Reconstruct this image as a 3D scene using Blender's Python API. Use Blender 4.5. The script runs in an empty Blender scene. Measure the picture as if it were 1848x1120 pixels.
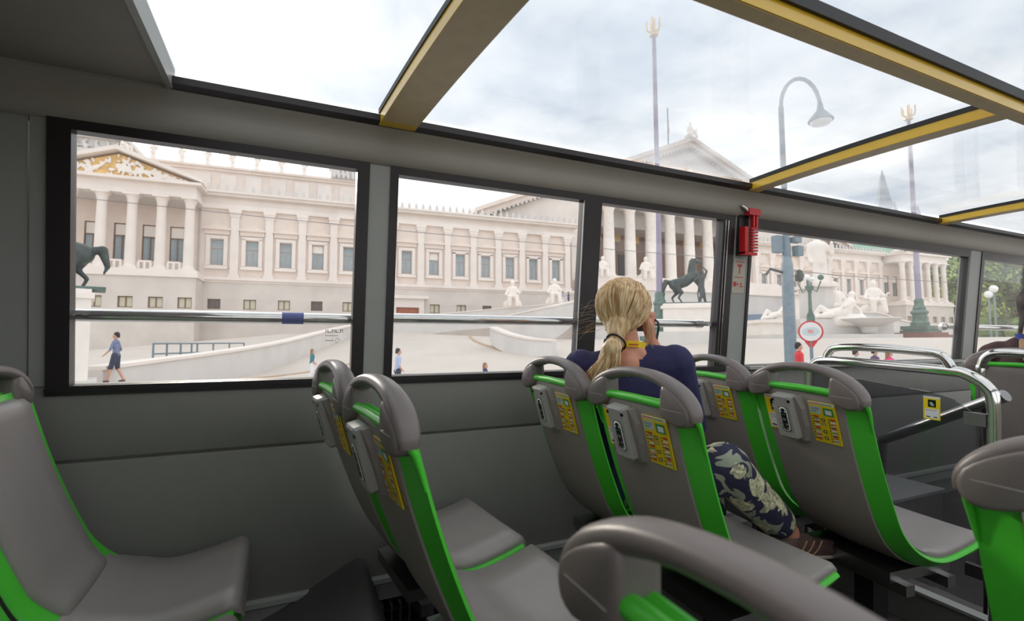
import bpy, bmesh, math, random
import numpy as np
from mathutils import Vector, Matrix, Euler
random.seed(7); np.random.seed(7)
SC = bpy.context.scene
COL = SC.collection
R = math.radians
EYE = Vector((0, 0, 1.2))

# ------------------------------------------------------------------ camera
FPX = 899.0
yaw, pitch, roll = R(24.82), R(3.755), R(-0.188)
cd = Vector((math.sin(yaw)*math.cos(pitch), math.cos(yaw)*math.cos(pitch), math.sin(pitch)))
r0 = Vector((math.cos(yaw), -math.sin(yaw), 0)); u0 = r0.cross(cd)
cr = math.cos(roll)*r0 + math.sin(roll)*u0
cu = -math.sin(roll)*r0 + math.cos(roll)*u0
cam_d = bpy.data.cameras.new('camera'); cam = bpy.data.objects.new('camera', cam_d); COL.objects.link(cam)
M = Matrix.Identity(4)
for i in range(3):
    M[i][0], M[i][1], M[i][2], M[i][3] = cr[i], cu[i], -cd[i], EYE[i]
cam.matrix_world = M
cam_d.sensor_width = 36; cam_d.sensor_fit = 'HORIZONTAL'; cam_d.lens = FPX/1848*36
cam_d.clip_start = 0.02; cam_d.clip_end = 2000
cam_d.dof.use_dof = True; cam_d.dof.focus_distance = 2.4; cam_d.dof.aperture_fstop = 4.0
SC.camera = cam

# ------------------------------------------------------------------ world, sun, exposure
SUN = Vector((-0.098, 0.947, 0.307)).normalized()
w = bpy.data.worlds.new('sky'); SC.world = w; w.use_nodes = True
nt = w.node_tree; nt.nodes.clear()
def N(t, **k):
    n = nt.nodes.new(t)
    for a, b in k.items(): setattr(n, a, b)
    return n
tc = N('ShaderNodeTexCoord'); sep = N('ShaderNodeSeparateXYZ'); nt.links.new(tc.outputs['Generated'], sep.inputs[0])
def mth(op, a, b=None, clamp=False):
    n = N('ShaderNodeMath', operation=op, use_clamp=clamp)
    for i, v in enumerate((a, b)):
        if v is None: continue
        if isinstance(v, (int, float)): n.inputs[i].default_value = v
        else: nt.links.new(v, n.inputs[i])
    return n.outputs[0]
zz = mth('ADD', mth('MAXIMUM', sep.outputs[2], 0.0), 0.22)
cmb = N('ShaderNodeCombineXYZ')
nt.links.new(mth('DIVIDE', sep.outputs[0], zz), cmb.inputs[0]); nt.links.new(mth('DIVIDE', sep.outputs[1], zz), cmb.inputs[1])
nz = N('ShaderNodeTexNoise'); nz.inputs['Scale'].default_value = 1.5; nz.inputs['Detail'].default_value = 9; nz.inputs['Roughness'].default_value = 0.56; nz.inputs['Distortion'].default_value = 0.3
nt.links.new(cmb.outputs[0], nz.inputs['Vector'])
rp = N('ShaderNodeValToRGB'); nt.links.new(nz.outputs[0], rp.inputs[0])
e = rp.color_ramp.elements; e[0].position = .36; e[0].color = (.50, .57, .66, 1); e[1].position = .62; e[1].color = (1.05, 1.04, 1.03, 1)
m_ = rp.color_ramp.elements.new(.47); m_.color = (.70, .73, .77, 1)
hz = mth('POWER', mth('SUBTRACT', 1.0, mth('MAXIMUM', sep.outputs[2], 0.0)), 9.0)
mx = N('ShaderNodeMixRGB'); nt.links.new(hz, mx.inputs[0]); nt.links.new(rp.outputs[0], mx.inputs[1]); mx.inputs[2].default_value = (1.0, .99, .98, 1)
vd = N('ShaderNodeVectorMath', operation='DOT_PRODUCT'); nt.links.new(tc.outputs['Generated'], vd.inputs[0]); vd.inputs[1].default_value = SUN
dt = mth('MAXIMUM', vd.outputs['Value'], 0.0)
gl = mth('ADD', mth('MULTIPLY', mth('POWER', dt, 400.0), 6.0), mth('MULTIPLY', mth('POWER', dt, 12.0), .2))
mg = N('ShaderNodeMixRGB', blend_type='ADD'); mg.inputs[0].default_value = 1
cg = N('ShaderNodeCombineXYZ')
nt.links.new(gl, cg.inputs[0]); nt.links.new(mth('MULTIPLY', gl, .96), cg.inputs[1]); nt.links.new(mth('MULTIPLY', gl, .9), cg.inputs[2])
nt.links.new(mx.outputs[0], mg.inputs[1]); nt.links.new(cg.outputs[0], mg.inputs[2])
bg = N('ShaderNodeBackground'); bg.inputs[1].default_value = 1.0; nt.links.new(mg.outputs[0], bg.inputs[0])
out = N('ShaderNodeOutputWorld'); nt.links.new(bg.outputs[0], out.inputs[0])
sd = bpy.data.lights.new('sun', 'SUN'); sd.energy = 1.6; sd.angle = R(4); sd.color = (1, .9, .76)
so = bpy.data.objects.new('sun', sd); COL.objects.link(so); so.rotation_euler = SUN.to_track_quat('Z', 'Y').to_euler(); so.location = (0, 0, 60)
vs = SC.view_settings; vs.view_transform = 'Standard'; vs.look = 'None'; vs.gamma = 1; vs.use_curve_mapping = False; vs.exposure = 0.85
SC.cycles.max_bounces = 8; SC.cycles.diffuse_bounces = 4; SC.cycles.transparent_max_bounces = 16; SC.cycles.caustics_reflective = False; SC.cycles.caustics_refractive = False
SC.cycles.sample_clamp_indirect = 6
try: SC.cycles.use_denoising = True
except Exception: pass

# ------------------------------------------------------------------ materials
def lin(c):
    return tuple((v/255/12.92 if v/255 <= .04045 else ((v/255+.055)/1.055)**2.4) for v in c)
MATS = {}
def mat(name, rgb, rough=.5, metal=0, var=.06, scale=8., bump=0., bscale=60., spec=.5, coat=0.):
    m = bpy.data.materials.new(name); m.use_nodes = True; t = m.node_tree; b = t.nodes['Principled BSDF']
    c = lin(rgb)
    tx = t.nodes.new('ShaderNodeTexCoord'); n = t.nodes.new('ShaderNodeTexNoise'); n.inputs['Scale'].default_value = scale; n.inputs['Detail'].default_value = 4
    t.links.new(tx.outputs['Object'], n.inputs['Vector'])
    r = t.nodes.new('ShaderNodeValToRGB'); t.links.new(n.outputs[0], r.inputs[0])
    r.color_ramp.elements[0].position = .3; r.color_ramp.elements[1].position = .7
    r.color_ramp.elements[0].color = tuple(v*(1-var) for v in c)+(1,); r.color_ramp.elements[1].color = tuple(min(1, v*(1+var)) for v in c)+(1,)
    t.links.new(r.outputs[0], b.inputs['Base Color'])
    b.inputs['Roughness'].default_value = rough; b.inputs['Metallic'].default_value = metal; b.inputs['Specular IOR Level'].default_value = spec; b.inputs['Coat Weight'].default_value = coat
    if bump:
        n2 = t.nodes.new('ShaderNodeTexNoise'); n2.inputs['Scale'].default_value = bscale; t.links.new(tx.outputs['Object'], n2.inputs['Vector'])
        bp = t.nodes.new('ShaderNodeBump'); bp.inputs['Strength'].default_value = bump; bp.inputs['Distance'].default_value = .01
        t.links.new(n2.outputs[0], bp.inputs['Height']); t.links.new(bp.outputs[0], b.inputs['Normal'])
    MATS[name] = m
    return m
def glassmat(name, tint, haze=.03, base=.025):
    m = bpy.data.materials.new(name); m.use_nodes = True; t = m.node_tree; t.nodes.clear()
    o = t.nodes.new('ShaderNodeOutputMaterial'); tr = t.nodes.new('ShaderNodeBsdfTransparent'); tr.inputs[0].default_value = tint+(1,)
    g = t.nodes.new('ShaderNodeBsdfGlossy'); g.inputs['Roughness'].default_value = .03
    lw = t.nodes.new('ShaderNodeLayerWeight'); lw.inputs[0].default_value = .5
    pw = t.nodes.new('ShaderNodeMath'); pw.operation = 'POWER'; t.links.new(lw.outputs['Facing'], pw.inputs[0]); pw.inputs[1].default_value = 5.0
    f = t.nodes.new('ShaderNodeMath'); f.operation = 'MULTIPLY_ADD'; t.links.new(pw.outputs[0], f.inputs[0]); f.inputs[1].default_value = .5; f.inputs[2].default_value = base
    mx = t.nodes.new('ShaderNodeMixShader'); t.links.new(f.outputs[0], mx.inputs[0]); t.links.new(tr.outputs[0], mx.inputs[1]); t.links.new(g.outputs[0], mx.inputs[2])
    d = t.nodes.new('ShaderNodeBsdfTranslucent'); d.inputs[0].default_value = (.9, .9, .9, 1)
    n = t.nodes.new('ShaderNodeTexNoise'); n.inputs['Scale'].default_value = 3; n.inputs['Detail'].default_value = 8
    tc_ = t.nodes.new('ShaderNodeTexCoord'); t.links.new(tc_.outputs['Object'], n.inputs['Vector'])
    mr = t.nodes.new('ShaderNodeMapRange'); mr.inputs[1].default_value = .35; mr.inputs[2].default_value = .75; mr.inputs[3].default_value = haze*.3; mr.inputs[4].default_value = haze*1.7
    t.links.new(n.outputs[0], mr.inputs[0])
    m2 = t.nodes.new('ShaderNodeMixShader'); t.links.new(mr.outputs[0], m2.inputs[0]); t.links.new(mx.outputs[0], m2.inputs[1]); t.links.new(d.outputs[0], m2.inputs[2])
    t.links.new(m2.outputs[0], o.inputs[0]); MATS[name] = m; return m
mat('wall', (130, 129, 123), .55, var=.03, bump=.05, bscale=300)
mat('pillar', (166, 167, 162), .45, var=.03)
mat('header', (172, 167, 158), .5, var=.03)
mat('ceil', (158, 152, 144), .6, var=.03)
mat('black', (44, 39, 40), .35, var=.1)
mat('rubber', (26, 25, 27), .5, var=.1)
mat('floor', (84, 79, 76), .6, var=.15, scale=30)
mat('trimlight', (165, 166, 162), .4, var=.03)
mat('seatgrey', (154, 145, 139), .42, var=.04, scale=5, bump=.05, bscale=400)
mat('cushion', (150, 143, 139), .33, var=.06, scale=6, bump=.08, bscale=250)
mat('green', (78, 204, 56), .35, var=.04, scale=4)
mat('handle', (120, 111, 108), .38, var=.05, bump=.06, bscale=500)
mat('chargerbody', (178, 174, 170), .35, var=.02)
mat('labelpaper', (196, 188, 174), .6)
mat('panelblack', (18, 20, 21), .15, var=.05)
mat('white', (232, 230, 228), .5, var=.02)
mat('yellowprint', (246, 214, 20), .45, var=.02)
mat('redprint', (200, 60, 50), .45, var=.02); mat('greenprint', (60, 150, 80), .45, var=.02); mat('blueprint', (70, 90, 170), .45, var=.02)
mat('greyprint', (120, 122, 124), .5, var=.03); mat('paleblue', (198, 214, 214), .5, var=.03)
mat('yellowbar', (236, 190, 46), .25, var=.04, coat=.3)
mat('soffit_sheen', (214, 190, 146), .35, var=.06, scale=20)  # tan colour paints the glossy reflection on the bars' yellow undersides
mat('archcover', (84, 80, 80), .45, var=.05)
mat('chrome', (226, 224, 220), .10, metal=1, var=.04, scale=30)
mat('steel', (160, 160, 160), .3, metal=1, var=.05)
mat('red', (214, 32, 40), .35, var=.04)
mat('skin', (214, 150, 122), .5, var=.06, scale=20)
mat('skin_far', (206, 158, 134), .6)
mat('navy', (44, 42, 84), .8, var=.12, scale=40, bump=.1, bscale=200)
mat('lanyard', (244, 206, 24), .5, var=.03)
mat('shoe', (96, 74, 70), .6, var=.15, scale=30); mat('shoesole', (206, 194, 178), .6)
mat('phone', (40, 36, 44), .3); mat('hairtie', (22, 20, 22), .6)
mat('brownjacket', (64, 40, 42), .8, var=.1); mat('darkhair', (38, 28, 28), .6, var=.2, scale=60); mat('bluecollar', (60, 80, 170), .7); mat('strap', (168, 132, 98), .7)
mat('stone', (232, 222, 214), .85, var=.05, scale=.6)
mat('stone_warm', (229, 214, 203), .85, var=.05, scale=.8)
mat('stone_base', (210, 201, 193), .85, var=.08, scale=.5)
mat('marble', (238, 230, 222), .7, var=.05, scale=2)
mat('stone_grey', (212, 208, 204), .85, var=.06, scale=.7)
mat('gold', (226, 186, 118), .6, var=.2, scale=1.5)
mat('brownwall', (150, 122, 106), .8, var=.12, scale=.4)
mat('winframe', (128, 98, 84), .6); mat('winframe_grey', (176, 160, 150), .6); mat('blind', (238, 232, 224), .7)
mat('winpane', (150, 164, 170), .12, var=.25, scale=.5); mat('pane_dark', (92, 84, 80), .15, var=.2, scale=.4); mat('pane_cream', (206, 200, 176), .3, var=.1)
mat('door_wood', (164, 96, 70), .6, var=.15, scale=2); mat('darkdoor', (40, 48, 48), .5)
mat('copper', (170, 206, 190), .7, var=.1)
mat('bronze', (66, 76, 74), .45, var=.35, scale=3, metal=.3); mat('bronze_green', (90, 114, 105), .6, var=.3, scale=3)
mat('mauve', (148, 140, 162), .5, var=.05); mat('granite', (140, 98, 88), .7, var=.12, scale=3); mat('gilt', (226, 196, 150), .4, metal=.3)
mat('lampgrey', (118, 134, 144), .5, var=.1); mat('globe', (240, 240, 238), .3)
mat('pave', (206, 196, 186), .9, var=.05, scale=.35); mat('asphalt', (176, 170, 166), .9, var=.06, scale=.5); mat('kerb', (190, 166, 142), .9, var=.08, scale=2)
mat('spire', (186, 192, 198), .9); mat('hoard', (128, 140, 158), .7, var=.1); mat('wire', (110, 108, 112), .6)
mat('bark', (70, 56, 44), .9)
mat('teal', (24, 120, 130), .8); mat('whitecloth', (232, 230, 236), .8); mat('lightblue', (176, 190, 220), .8); mat('denim', (36, 46, 74), .8); mat('navyfar', (36, 56, 104), .8); mat('stripes', (112, 124, 158), .8, var=.3, scale=14); mat('pink', (236, 60, 130), .8); mat('purple', (96, 60, 100), .8); mat('paleteal', (170, 206, 216), .8); mat('orange', (236, 140, 100), .8); mat('darkcloth', (60, 56, 62), .8)
mat('emblem', (226, 158, 156), .5); mat('curb_red', (206, 60, 60), .5)
glassmat('glass', (.96, .965, .965), .02); glassmat('roofglass', (.80, .815, .825), .20); glassmat('partition', (.62, .62, .64), .015)
MATS['mirror_mark'] = MATS['greyprint']
def leafmat(name, a, b):
    m = mat(name, a, .7, var=.0); t = m.node_tree; bs = t.nodes['Principled BSDF']
    n = t.nodes.new('ShaderNodeTexNoise'); n.inputs['Scale'].default_value = .45; n.inputs['Detail'].default_value = 5
    tx = t.nodes.new('ShaderNodeTexCoord'); t.links.new(tx.outputs['Object'], n.inputs['Vector'])
    r = t.nodes.new('ShaderNodeValToRGB'); t.links.new(n.outputs[0], r.inputs[0]); r.color_ramp.elements[0].position = .38; r.color_ramp.elements[1].position = .62
    r.color_ramp.elements[0].color = lin(a)+(1,); r.color_ramp.elements[1].color = lin(b)+(1,); t.links.new(r.outputs[0], bs.inputs['Base Color']); return m
leafmat('leaf', (66, 92, 44), (158, 176, 76)); leafmat('leaf2', (56, 82, 50), (120, 146, 70))
def hairmat():
    m = mat('hair', (200, 170, 130), .42); t = m.node_tree; bs = t.nodes['Principled BSDF']
    n = t.nodes.new('ShaderNodeTexNoise'); n.inputs['Scale'].default_value = 1; n.inputs['Detail'].default_value = 3
    tx = t.nodes.new('ShaderNodeTexCoord'); mp = t.nodes.new('ShaderNodeMapping'); mp.inputs['Scale'].default_value = (90, 90, 9)
    t.links.new(tx.outputs['Object'], mp.inputs[0]); t.links.new(mp.outputs[0], n.inputs['Vector'])
    r = t.nodes.new('ShaderNodeValToRGB'); t.links.new(n.outputs[0], r.inputs[0]); r.color_ramp.elements[0].position = .32; r.color_ramp.elements[1].position = .68
    r.color_ramp.elements[0].color = lin((176, 130, 80))+(1,); r.color_ramp.elements[1].color = lin((246, 220, 172))+(1,); t.links.new(r.outputs[0], bs.inputs['Base Color'])
hairmat()
def floralmat():
    m = mat('floral', (44, 42, 66), .75); t = m.node_tree; bs = t.nodes['Principled BSDF']
    tx = t.nodes.new('ShaderNodeTexCoord')
    def noise(sc, det, dis):
        n = t.nodes.new('ShaderNodeTexNoise'); n.inputs['Scale'].default_value = sc; n.inputs['Detail'].default_value = det; n.inputs['Distortion'].default_value = dis
        t.links.new(tx.outputs['Object'], n.inputs['Vector']); return n.outputs[0]
    def ramp(src, p0, p1, c0, c1):
        r = t.nodes.new('ShaderNodeValToRGB'); t.links.new(src, r.inputs[0]); r.color_ramp.elements[0].position = p0; r.color_ramp.elements[1].position = p1
        r.color_ramp.elements[0].color = c0+(1,); r.color_ramp.elements[1].color = c1+(1,); return r.outputs[0]
    def mx(f, a_, b_):
        n = t.nodes.new('ShaderNodeMixRGB'); t.links.new(f, n.inputs[0])
        for i, v in ((1, a_), (2, b_)):
            if isinstance(v, tuple): n.inputs[i].default_value = v+(1,)
            else: t.links.new(v, n.inputs[i])
        return n.outputs[0]
    v = t.nodes.new('ShaderNodeTexVoronoi'); v.inputs['Scale'].default_value = 10; t.links.new(tx.outputs['Object'], v.inputs['Vector'])
    ad = t.nodes.new('ShaderNodeMath'); ad.operation = 'MULTIPLY_ADD'; t.links.new(noise(26, 2, .5), ad.inputs[0]); ad.inputs[1].default_value = .75; t.links.new(v.outputs['Distance'], ad.inputs[2])
    flower = ramp(ad.outputs[0], .79, .83, (1, 1, 1), (0, 0, 0)); core = ramp(ad.outputs[0], .44, .50, (1, 1, 1), (0, 0, 0))
    leaf = ramp(noise(8, 1.5, 2.6), .55, .575, (0, 0, 0), (1, 1, 1))
    pet = ramp(noise(42, 2, 1.5), .38, .62, lin((150, 148, 122)), lin((230, 222, 184)))
    c1 = mx(leaf, lin((40, 38, 66)), lin((150, 156, 136))); c2 = mx(flower, c1, pet); c3 = mx(core, c2, lin((196, 184, 130)))
    t.links.new(c3, bs.inputs['Base Color'])
floralmat()

# ------------------------------------------------------------------ mesh helpers
class MB:
    def __init__(s): s.v = []; s.f = []; s.m = []
    def poly(s, pts, m=0):
        i = len(s.v); s.v += [tuple(p) for p in pts]; s.f.append(tuple(range(i, i+len(pts)))); s.m.append(m); return s
    def box(s, x0, x1, y0, y1, z0, z1, m=0, fn=None):
        P = [(x, y, z) for z in (z0, z1) for y in (y0, y1) for x in (x0, x1)]
        if fn: P = [fn(*p) for p in P]
        i = len(s.v); s.v += P
        for q in ((0, 2, 3, 1), (4, 5, 7, 6), (0, 1, 5, 4), (2, 6, 7, 3), (0, 4, 6, 2), (1, 3, 7, 5)): s.f.append(tuple(i+k for k in q)); s.m.append(m)
        return s
    def rings(s, R_, m=0, caps=True, closed=False):
        n = len(R_[0]); i = len(s.v)
        for r in R_: s.v += [tuple(p) for p in r]
        L = len(R_)
        for a in range(L if closed else L-1):
            b = (a+1) % L
            for k in range(n):
                k2 = (k+1) % n; s.f.append((i+a*n+k, i+a*n+k2, i+b*n+k2, i+b*n+k)); s.m.append(m)
        if caps and not closed:
            s.f.append(tuple(i+k for k in range(n))[::-1]); s.m.append(m)
            s.f.append(tuple(i+(L-1)*n+k for k in range(n))); s.m.append(m)
        return s
    def tube(s, path, rad, n=10, m=0, caps=True):
        P = [Vector(p) for p in path]; L = len(P); rr = rad if isinstance(rad, (list, tuple)) else [rad]*L
        ref = None; rs = []
        for i in range(L):
            t = (P[min(i+1, L-1)]-P[max(i-1, 0)]).normalized()
            if ref is None: ref = t.orthogonal().normalized()
            ref = (ref-t*ref.dot(t)); ref = ref.normalized() if ref.length > 1e-6 else t.orthogonal().normalized()
            b = t.cross(ref)
            rs.append([P[i]+(ref*math.cos(2*math.pi*k/n)+b*math.sin(2*math.pi*k/n))*rr[i] for k in range(n)])
        return s.rings(rs, m, caps)
    def lathe(s, prof, c=(0, 0, 0), n=16, m=0):
        return s.rings([[(c[0]+r*math.cos(2*math.pi*k/n), c[1]+r*math.sin(2*math.pi*k/n), c[2]+z) for k in range(n)] for r, z in prof], m)
    def prism(s, pts, a, b, m=0, ax='y'):
        # pts 2D polygon; extruded along axis from a to b
        def mk(p, t):
            return (p[0], t, p[1]) if ax == 'y' else ((t, p[0], p[1]) if ax == 'x' else (p[0], p[1], t))
        return s.rings([[mk(p, a) for p in pts], [mk(p, b) for p in pts]], m)
    def ball(s, c, r, n=10, m=0, sz=(1, 1, 1)):
        k = max(5, n//2+1)
        pr = [(math.sin(math.pi*i/(k-1)), -math.cos(math.pi*i/(k-1))) for i in range(k)]
        return s.rings([[(c[0]+sz[0]*r*max(a, .02)*math.cos(2*math.pi*j/n), c[1]+sz[1]*r*max(a, .02)*math.sin(2*math.pi*j/n), c[2]+sz[2]*r*b) for j in range(n)] for a, b in pr], m)
    def mesh(s, name, mats, smooth=False, recalc=True, sharp=40):
        me = bpy.data.meshes.new(name); me.from_pydata(s.v, [], s.f)
        for q in (mats if isinstance(mats, (list, tuple)) else [mats]): me.materials.append(MATS[q])
        me.polygons.foreach_set('material_index', s.m)
        if recalc:
            bm = bmesh.new(); bm.from_mesh(me); bmesh.ops.recalc_face_normals(bm, faces=bm.faces); bm.to_mesh(me); bm.free()
        if smooth:
            me.polygons.foreach_set('use_smooth', [True]*len(me.polygons))
            me.set_sharp_from_angle(angle=R(sharp))
        me.update(); return me
ROOT = {}
def link(name, me, parent=None, loc=(0, 0, 0), rot=None, scale=None):
    o = bpy.data.objects.new(name, me); COL.objects.link(o); o.location = loc
    if rot: o.rotation_euler = rot
    if scale: o.scale = scale
    if parent: o.parent = parent
    return o
def tag(o, label=None, cat=None, group=None, kind=None):
    if label: o['label'] = label
    if cat: o['category'] = cat
    if group: o['group'] = group
    if kind: o['kind'] = kind
    return o
def thing(name, label, cat, loc=(0, 0, 0), rot=None, group=None):
    return tag(link(name, None, None, loc, rot), label, cat, group)
def part(name, mb, mats, parent, smooth=False, origin=None, sharp=40, label=None):
    """mesh given in the parent's frame (origin: thing's location, when vertices are in bus/world coordinates)"""
    if origin is not None:
        o = Vector(origin); mb.v = [tuple(Vector(p)-o) for p in mb.v]
    ob = link(name, mb.mesh(name, mats, smooth, sharp=sharp), parent)
    if label: ob['label'] = label
    return ob
def single(name, mb, mats, label, cat, loc, group=None, smooth=False, kind=None, sharp=40):
    o = Vector(loc); mb.v = [tuple(Vector(p)-o) for p in mb.v]
    ob = link(name, mb.mesh(name, mats, smooth, sharp=sharp), None, loc)
    if kind: ob['kind'] = kind
    else: tag(ob, label, cat, group)
    return ob
def struct(name, mb, mats, smooth=False, parent=None):
    ob = link(name, mb.mesh(name, mats, smooth), parent)
    if parent is None: ob['kind'] = 'structure'
    return ob
def copy_tree(o, parent=None):
    c = o.copy(); COL.objects.link(c); c.parent = parent
    for ch in [x for x in KIDS.get(o.name, [])]: 
        k = copy_tree(ch, c); KIDS.setdefault(c.name, []).append(k)
    return c
KIDS = {}
def reg(o):
    for ch in bpy.data.objects:
        if ch.parent == o:
            KIDS.setdefault(o.name, []).append(ch); reg(ch)
def cat(P, n):   # Catmull-Rom resample of a list of tuples, n points per span
    P = [np.array(p, float) for p in P]; out = []
    for i in range(len(P)-1):
        a = P[i-1] if i else 2*P[0]-P[1]; b = P[i]; c = P[i+1]; d = P[i+2] if i+2 < len(P) else 2*P[-1]-P[-2]
        for k in range(n):
            t = k/n; out.append(.5*((2*b)+(c-a)*t+(2*a-5*b+4*c-d)*t*t+(3*b-a-3*c+d)*t**3))
    out.append(P[-1]); return [tuple(float(x) for x in p) for p in out]
def ray(px, py):
    return cd + cr*((px-924)/FPX) - cu*((py-560)/FPX)
def P(px, py, r):   # point on the sight line of a picture point, at horizontal distance r
    d = ray(px, py); return EYE + d*(r/math.hypot(d.x, d.y))
def capsules(caps, voxel, smooth_it=4, name='body'):
    """union of tapered (optionally flattened) capsules -> one continuous skin; material index from nearest capsule"""
    mb = MB()
    for c in caps:
        p0, p1, ra, rb = Vector(c[0]), Vector(c[1]), c[2], c[3]
        fa, ff = (Vector(c[5]).normalized(), c[6]) if len(c) > 5 else (None, 1)
        ax = (p1-p0); L = ax.length; ax = ax.normalized() if L > 1e-6 else Vector((0, 0, 1))
        x = ax.orthogonal().normalized(); y = ax.cross(x); rs = []
        st = [(-ra*math.cos(a), ra*math.sin(a)) for a in (0.12, .5, .95, 1.4)] + [(L+rb*math.sin(a), rb*math.cos(a)) for a in (.17, .6, 1.05, 1.45)]
        for h, r in st:
            ring = []
            for k in range(12):
                o = (x*math.cos(k*math.pi/6)+y*math.sin(k*math.pi/6))*r + ax*(h if h < 0 else max(0, h-L) if h > L else 0)
                base = p0 + ax*(0 if h < 0 else L if h > L else h)
                if fa: o = o + fa*(o.dot(fa)*(ff-1))
                ring.append(base+o)
            rs.append(ring)
        mb.rings(rs)
    me = mb.mesh('tmp', 'white')
    ob = bpy.data.objects.new('tmp', me); COL.objects.link(ob)
    md = ob.modifiers.new('r', 'REMESH'); md.mode = 'VOXEL'; md.voxel_size = voxel; md.use_smooth_shade = True
    if smooth_it:
        ms = ob.modifiers.new('s', 'SMOOTH'); ms.iterations = smooth_it; ms.factor = .5
    dg = bpy.context.evaluated_depsgraph_get(); dg.update()
    res = bpy.data.meshes.new_from_object(ob.evaluated_get(dg)); bpy.data.objects.remove(ob); bpy.data.meshes.remove(me)
    names = []
    for c in caps:
        if c[4] not in names: names.append(c[4])
    res.materials.clear()
    for q in names: res.materials.append(MATS[q])
    nv = len(res.polygons); ce = np.empty(nv*3); res.polygons.foreach_get('center', ce); ce = ce.reshape(-1, 3)
    best = np.full(nv, 1e9); idx = np.zeros(nv, int)
    for c in caps:
        p0 = np.array(c[0], float); p1 = np.array(c[1], float); d = p1-p0; L2 = max(d@d, 1e-9)
        t = np.clip(((ce-p0)@d)/L2, 0, 1); q = ce-(p0+t[:, None]*d)
        if len(c) > 5:
            fa = np.array(c[5], float); fa /= np.linalg.norm(fa); q = q+np.outer(q@fa, fa)*(1/c[6]-1)
        dist = np.linalg.norm(q, axis=1)-(c[2]+(c[3]-c[2])*t)
        b = dist < best; best[b] = dist[b]; idx[b] = names.index(c[4])
    res.polygons.foreach_set('material_index', idx.tolist()); res.polygons.foreach_set('use_smooth', [True]*nv); res.name = name
    return res
BUS_BEFORE = set(bpy.data.objects)

# ================================================================== THE BUS (built level, leaned with the road camber at the end)
WY = lambda z: 2.0-.077*(max(z, .98)-.98)
def lean(dy=0):
    return lambda x, y, z: (x, WY(z)+y, z)
XR, XF = -1.35, 6.6
# floor
struct('floor', MB().box(XR, XF, -.47, 2.05, -.08, 0), 'floor')
# left wall (the wall with the windows in view)
prof = [(2.06, .985), (2.0, .985), (1.993, .972), (1.987, .955), (1.982, .93), (1.958, .765), (1.960, .761), (1.972, .758), (1.972, .753), (1.962, .750), (1.960, .746), (1.968, .225), (2.06, .225)]
struct('wall_left', MB().prism(prof, XR, XF, ax='x'), 'wall', True)
struct('baseboard_left', MB().prism([(2.06, .225), (1.955, .225), (1.945, .221), (1.942, .205), (1.950, .198), (1.950, .14), (2.02, .13), (2.02, 0), (2.06, 0)], XR, XF, ax='x'), 'trimlight')
wl2 = MB()
wl2.box(XR, -.70, 0, .06, .985, 1.80, fn=lean()); wl2.box(-.694, -.652, -.006, .06, .985, 1.80, fn=lean())
struct('wall_left_rear', wl2, 'pillar')
for i, (a, b) in enumerate([(.288, .366), (2.205, 2.325), (4.635, 4.80)]):
    mb = MB().box(a, b, -.012, .05, .985, 1.80, fn=lean())
    struct('trim_%d' % (i+1), mb, 'pillar')
# header cove above the windows
hp = [(1.99, 1.795), (1.925, 1.795), (1.916, 1.80), (1.905, 1.815), (1.895, 1.835), (1.893, 1.86), (1.885, 1.885), (1.868, 1.905), (1.855, 1.915), (1.855, 1.935), (1.99, 1.955)]
struct('trim_4', MB().prism(hp, XR, XF, ax='x'), 'header', True)
struct('trim_5', MB().prism([(1.853, 1.917), (1.825, 1.928), (1.825, 1.95), (1.87, 1.96), (1.87, 1.93)], -.335, XF, ax='x'), 'black')
# windows: black frame + pane(s)
def window(n, x0, x1, panes, top=1.80, zb=.955, glz=(.985, 1.768), logo=False):
    mb = MB()
    g0, g1 = glz
    mb.box(x0, x1, -.018, .03, zb, g0, fn=lean()); mb.box(x0, x1, -.018, .03, g1, top, fn=lean())
    edges = [x0]+[v for p in panes for v in p]+[x1]
    for k in range(0, len(edges), 2):
        mb.box(edges[k], edges[k+1], -.018, .03, g0, g1, fn=lean())
    o = struct('window_%d' % n, mb, 'black')
    mb = MB().box(x0, x1, -.026, -.018, zb+.012, zb+.022, fn=lean())
    struct('sill_bead', mb, 'rubber', parent=o)
    for p in panes:
        struct('pane', MB().box(p[0]-.005, p[1]+.005, .008, .014, g0-.004, g1+.004, fn=lean()), 'glass', parent=o)
    return o
w1 = window(1, -.652, .288, [(-.594, .243)])
w2 = window(2, .366, 2.205, [(.397, 1.245), (1.342, 2.117)])
w3 = window(3, 2.325, 4.635, [(2.345, 4.607)], glz=(.985, 1.742))
w4 = window(4, 4.80, 6.5, [(4.84, 5.6), (5.7, 6.45)], glz=(.985, 1.74))
# bright metal edge strips on the sliding pane
mb = MB().box(2.145, 2.15, -.026, -.018, .99, 1.765, fn=lean()).box(2.128, 2.1315, -.024, -.018, .99, 1.765, fn=lean())
struct('slide_strip', mb, 'chrome', parent=w2)
mb = MB().box(1.2395, 1.243, -.024, -.018, .99, 1.765, fn=lean()); struct('slide_strip', mb, 'steel', parent=w2)
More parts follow.
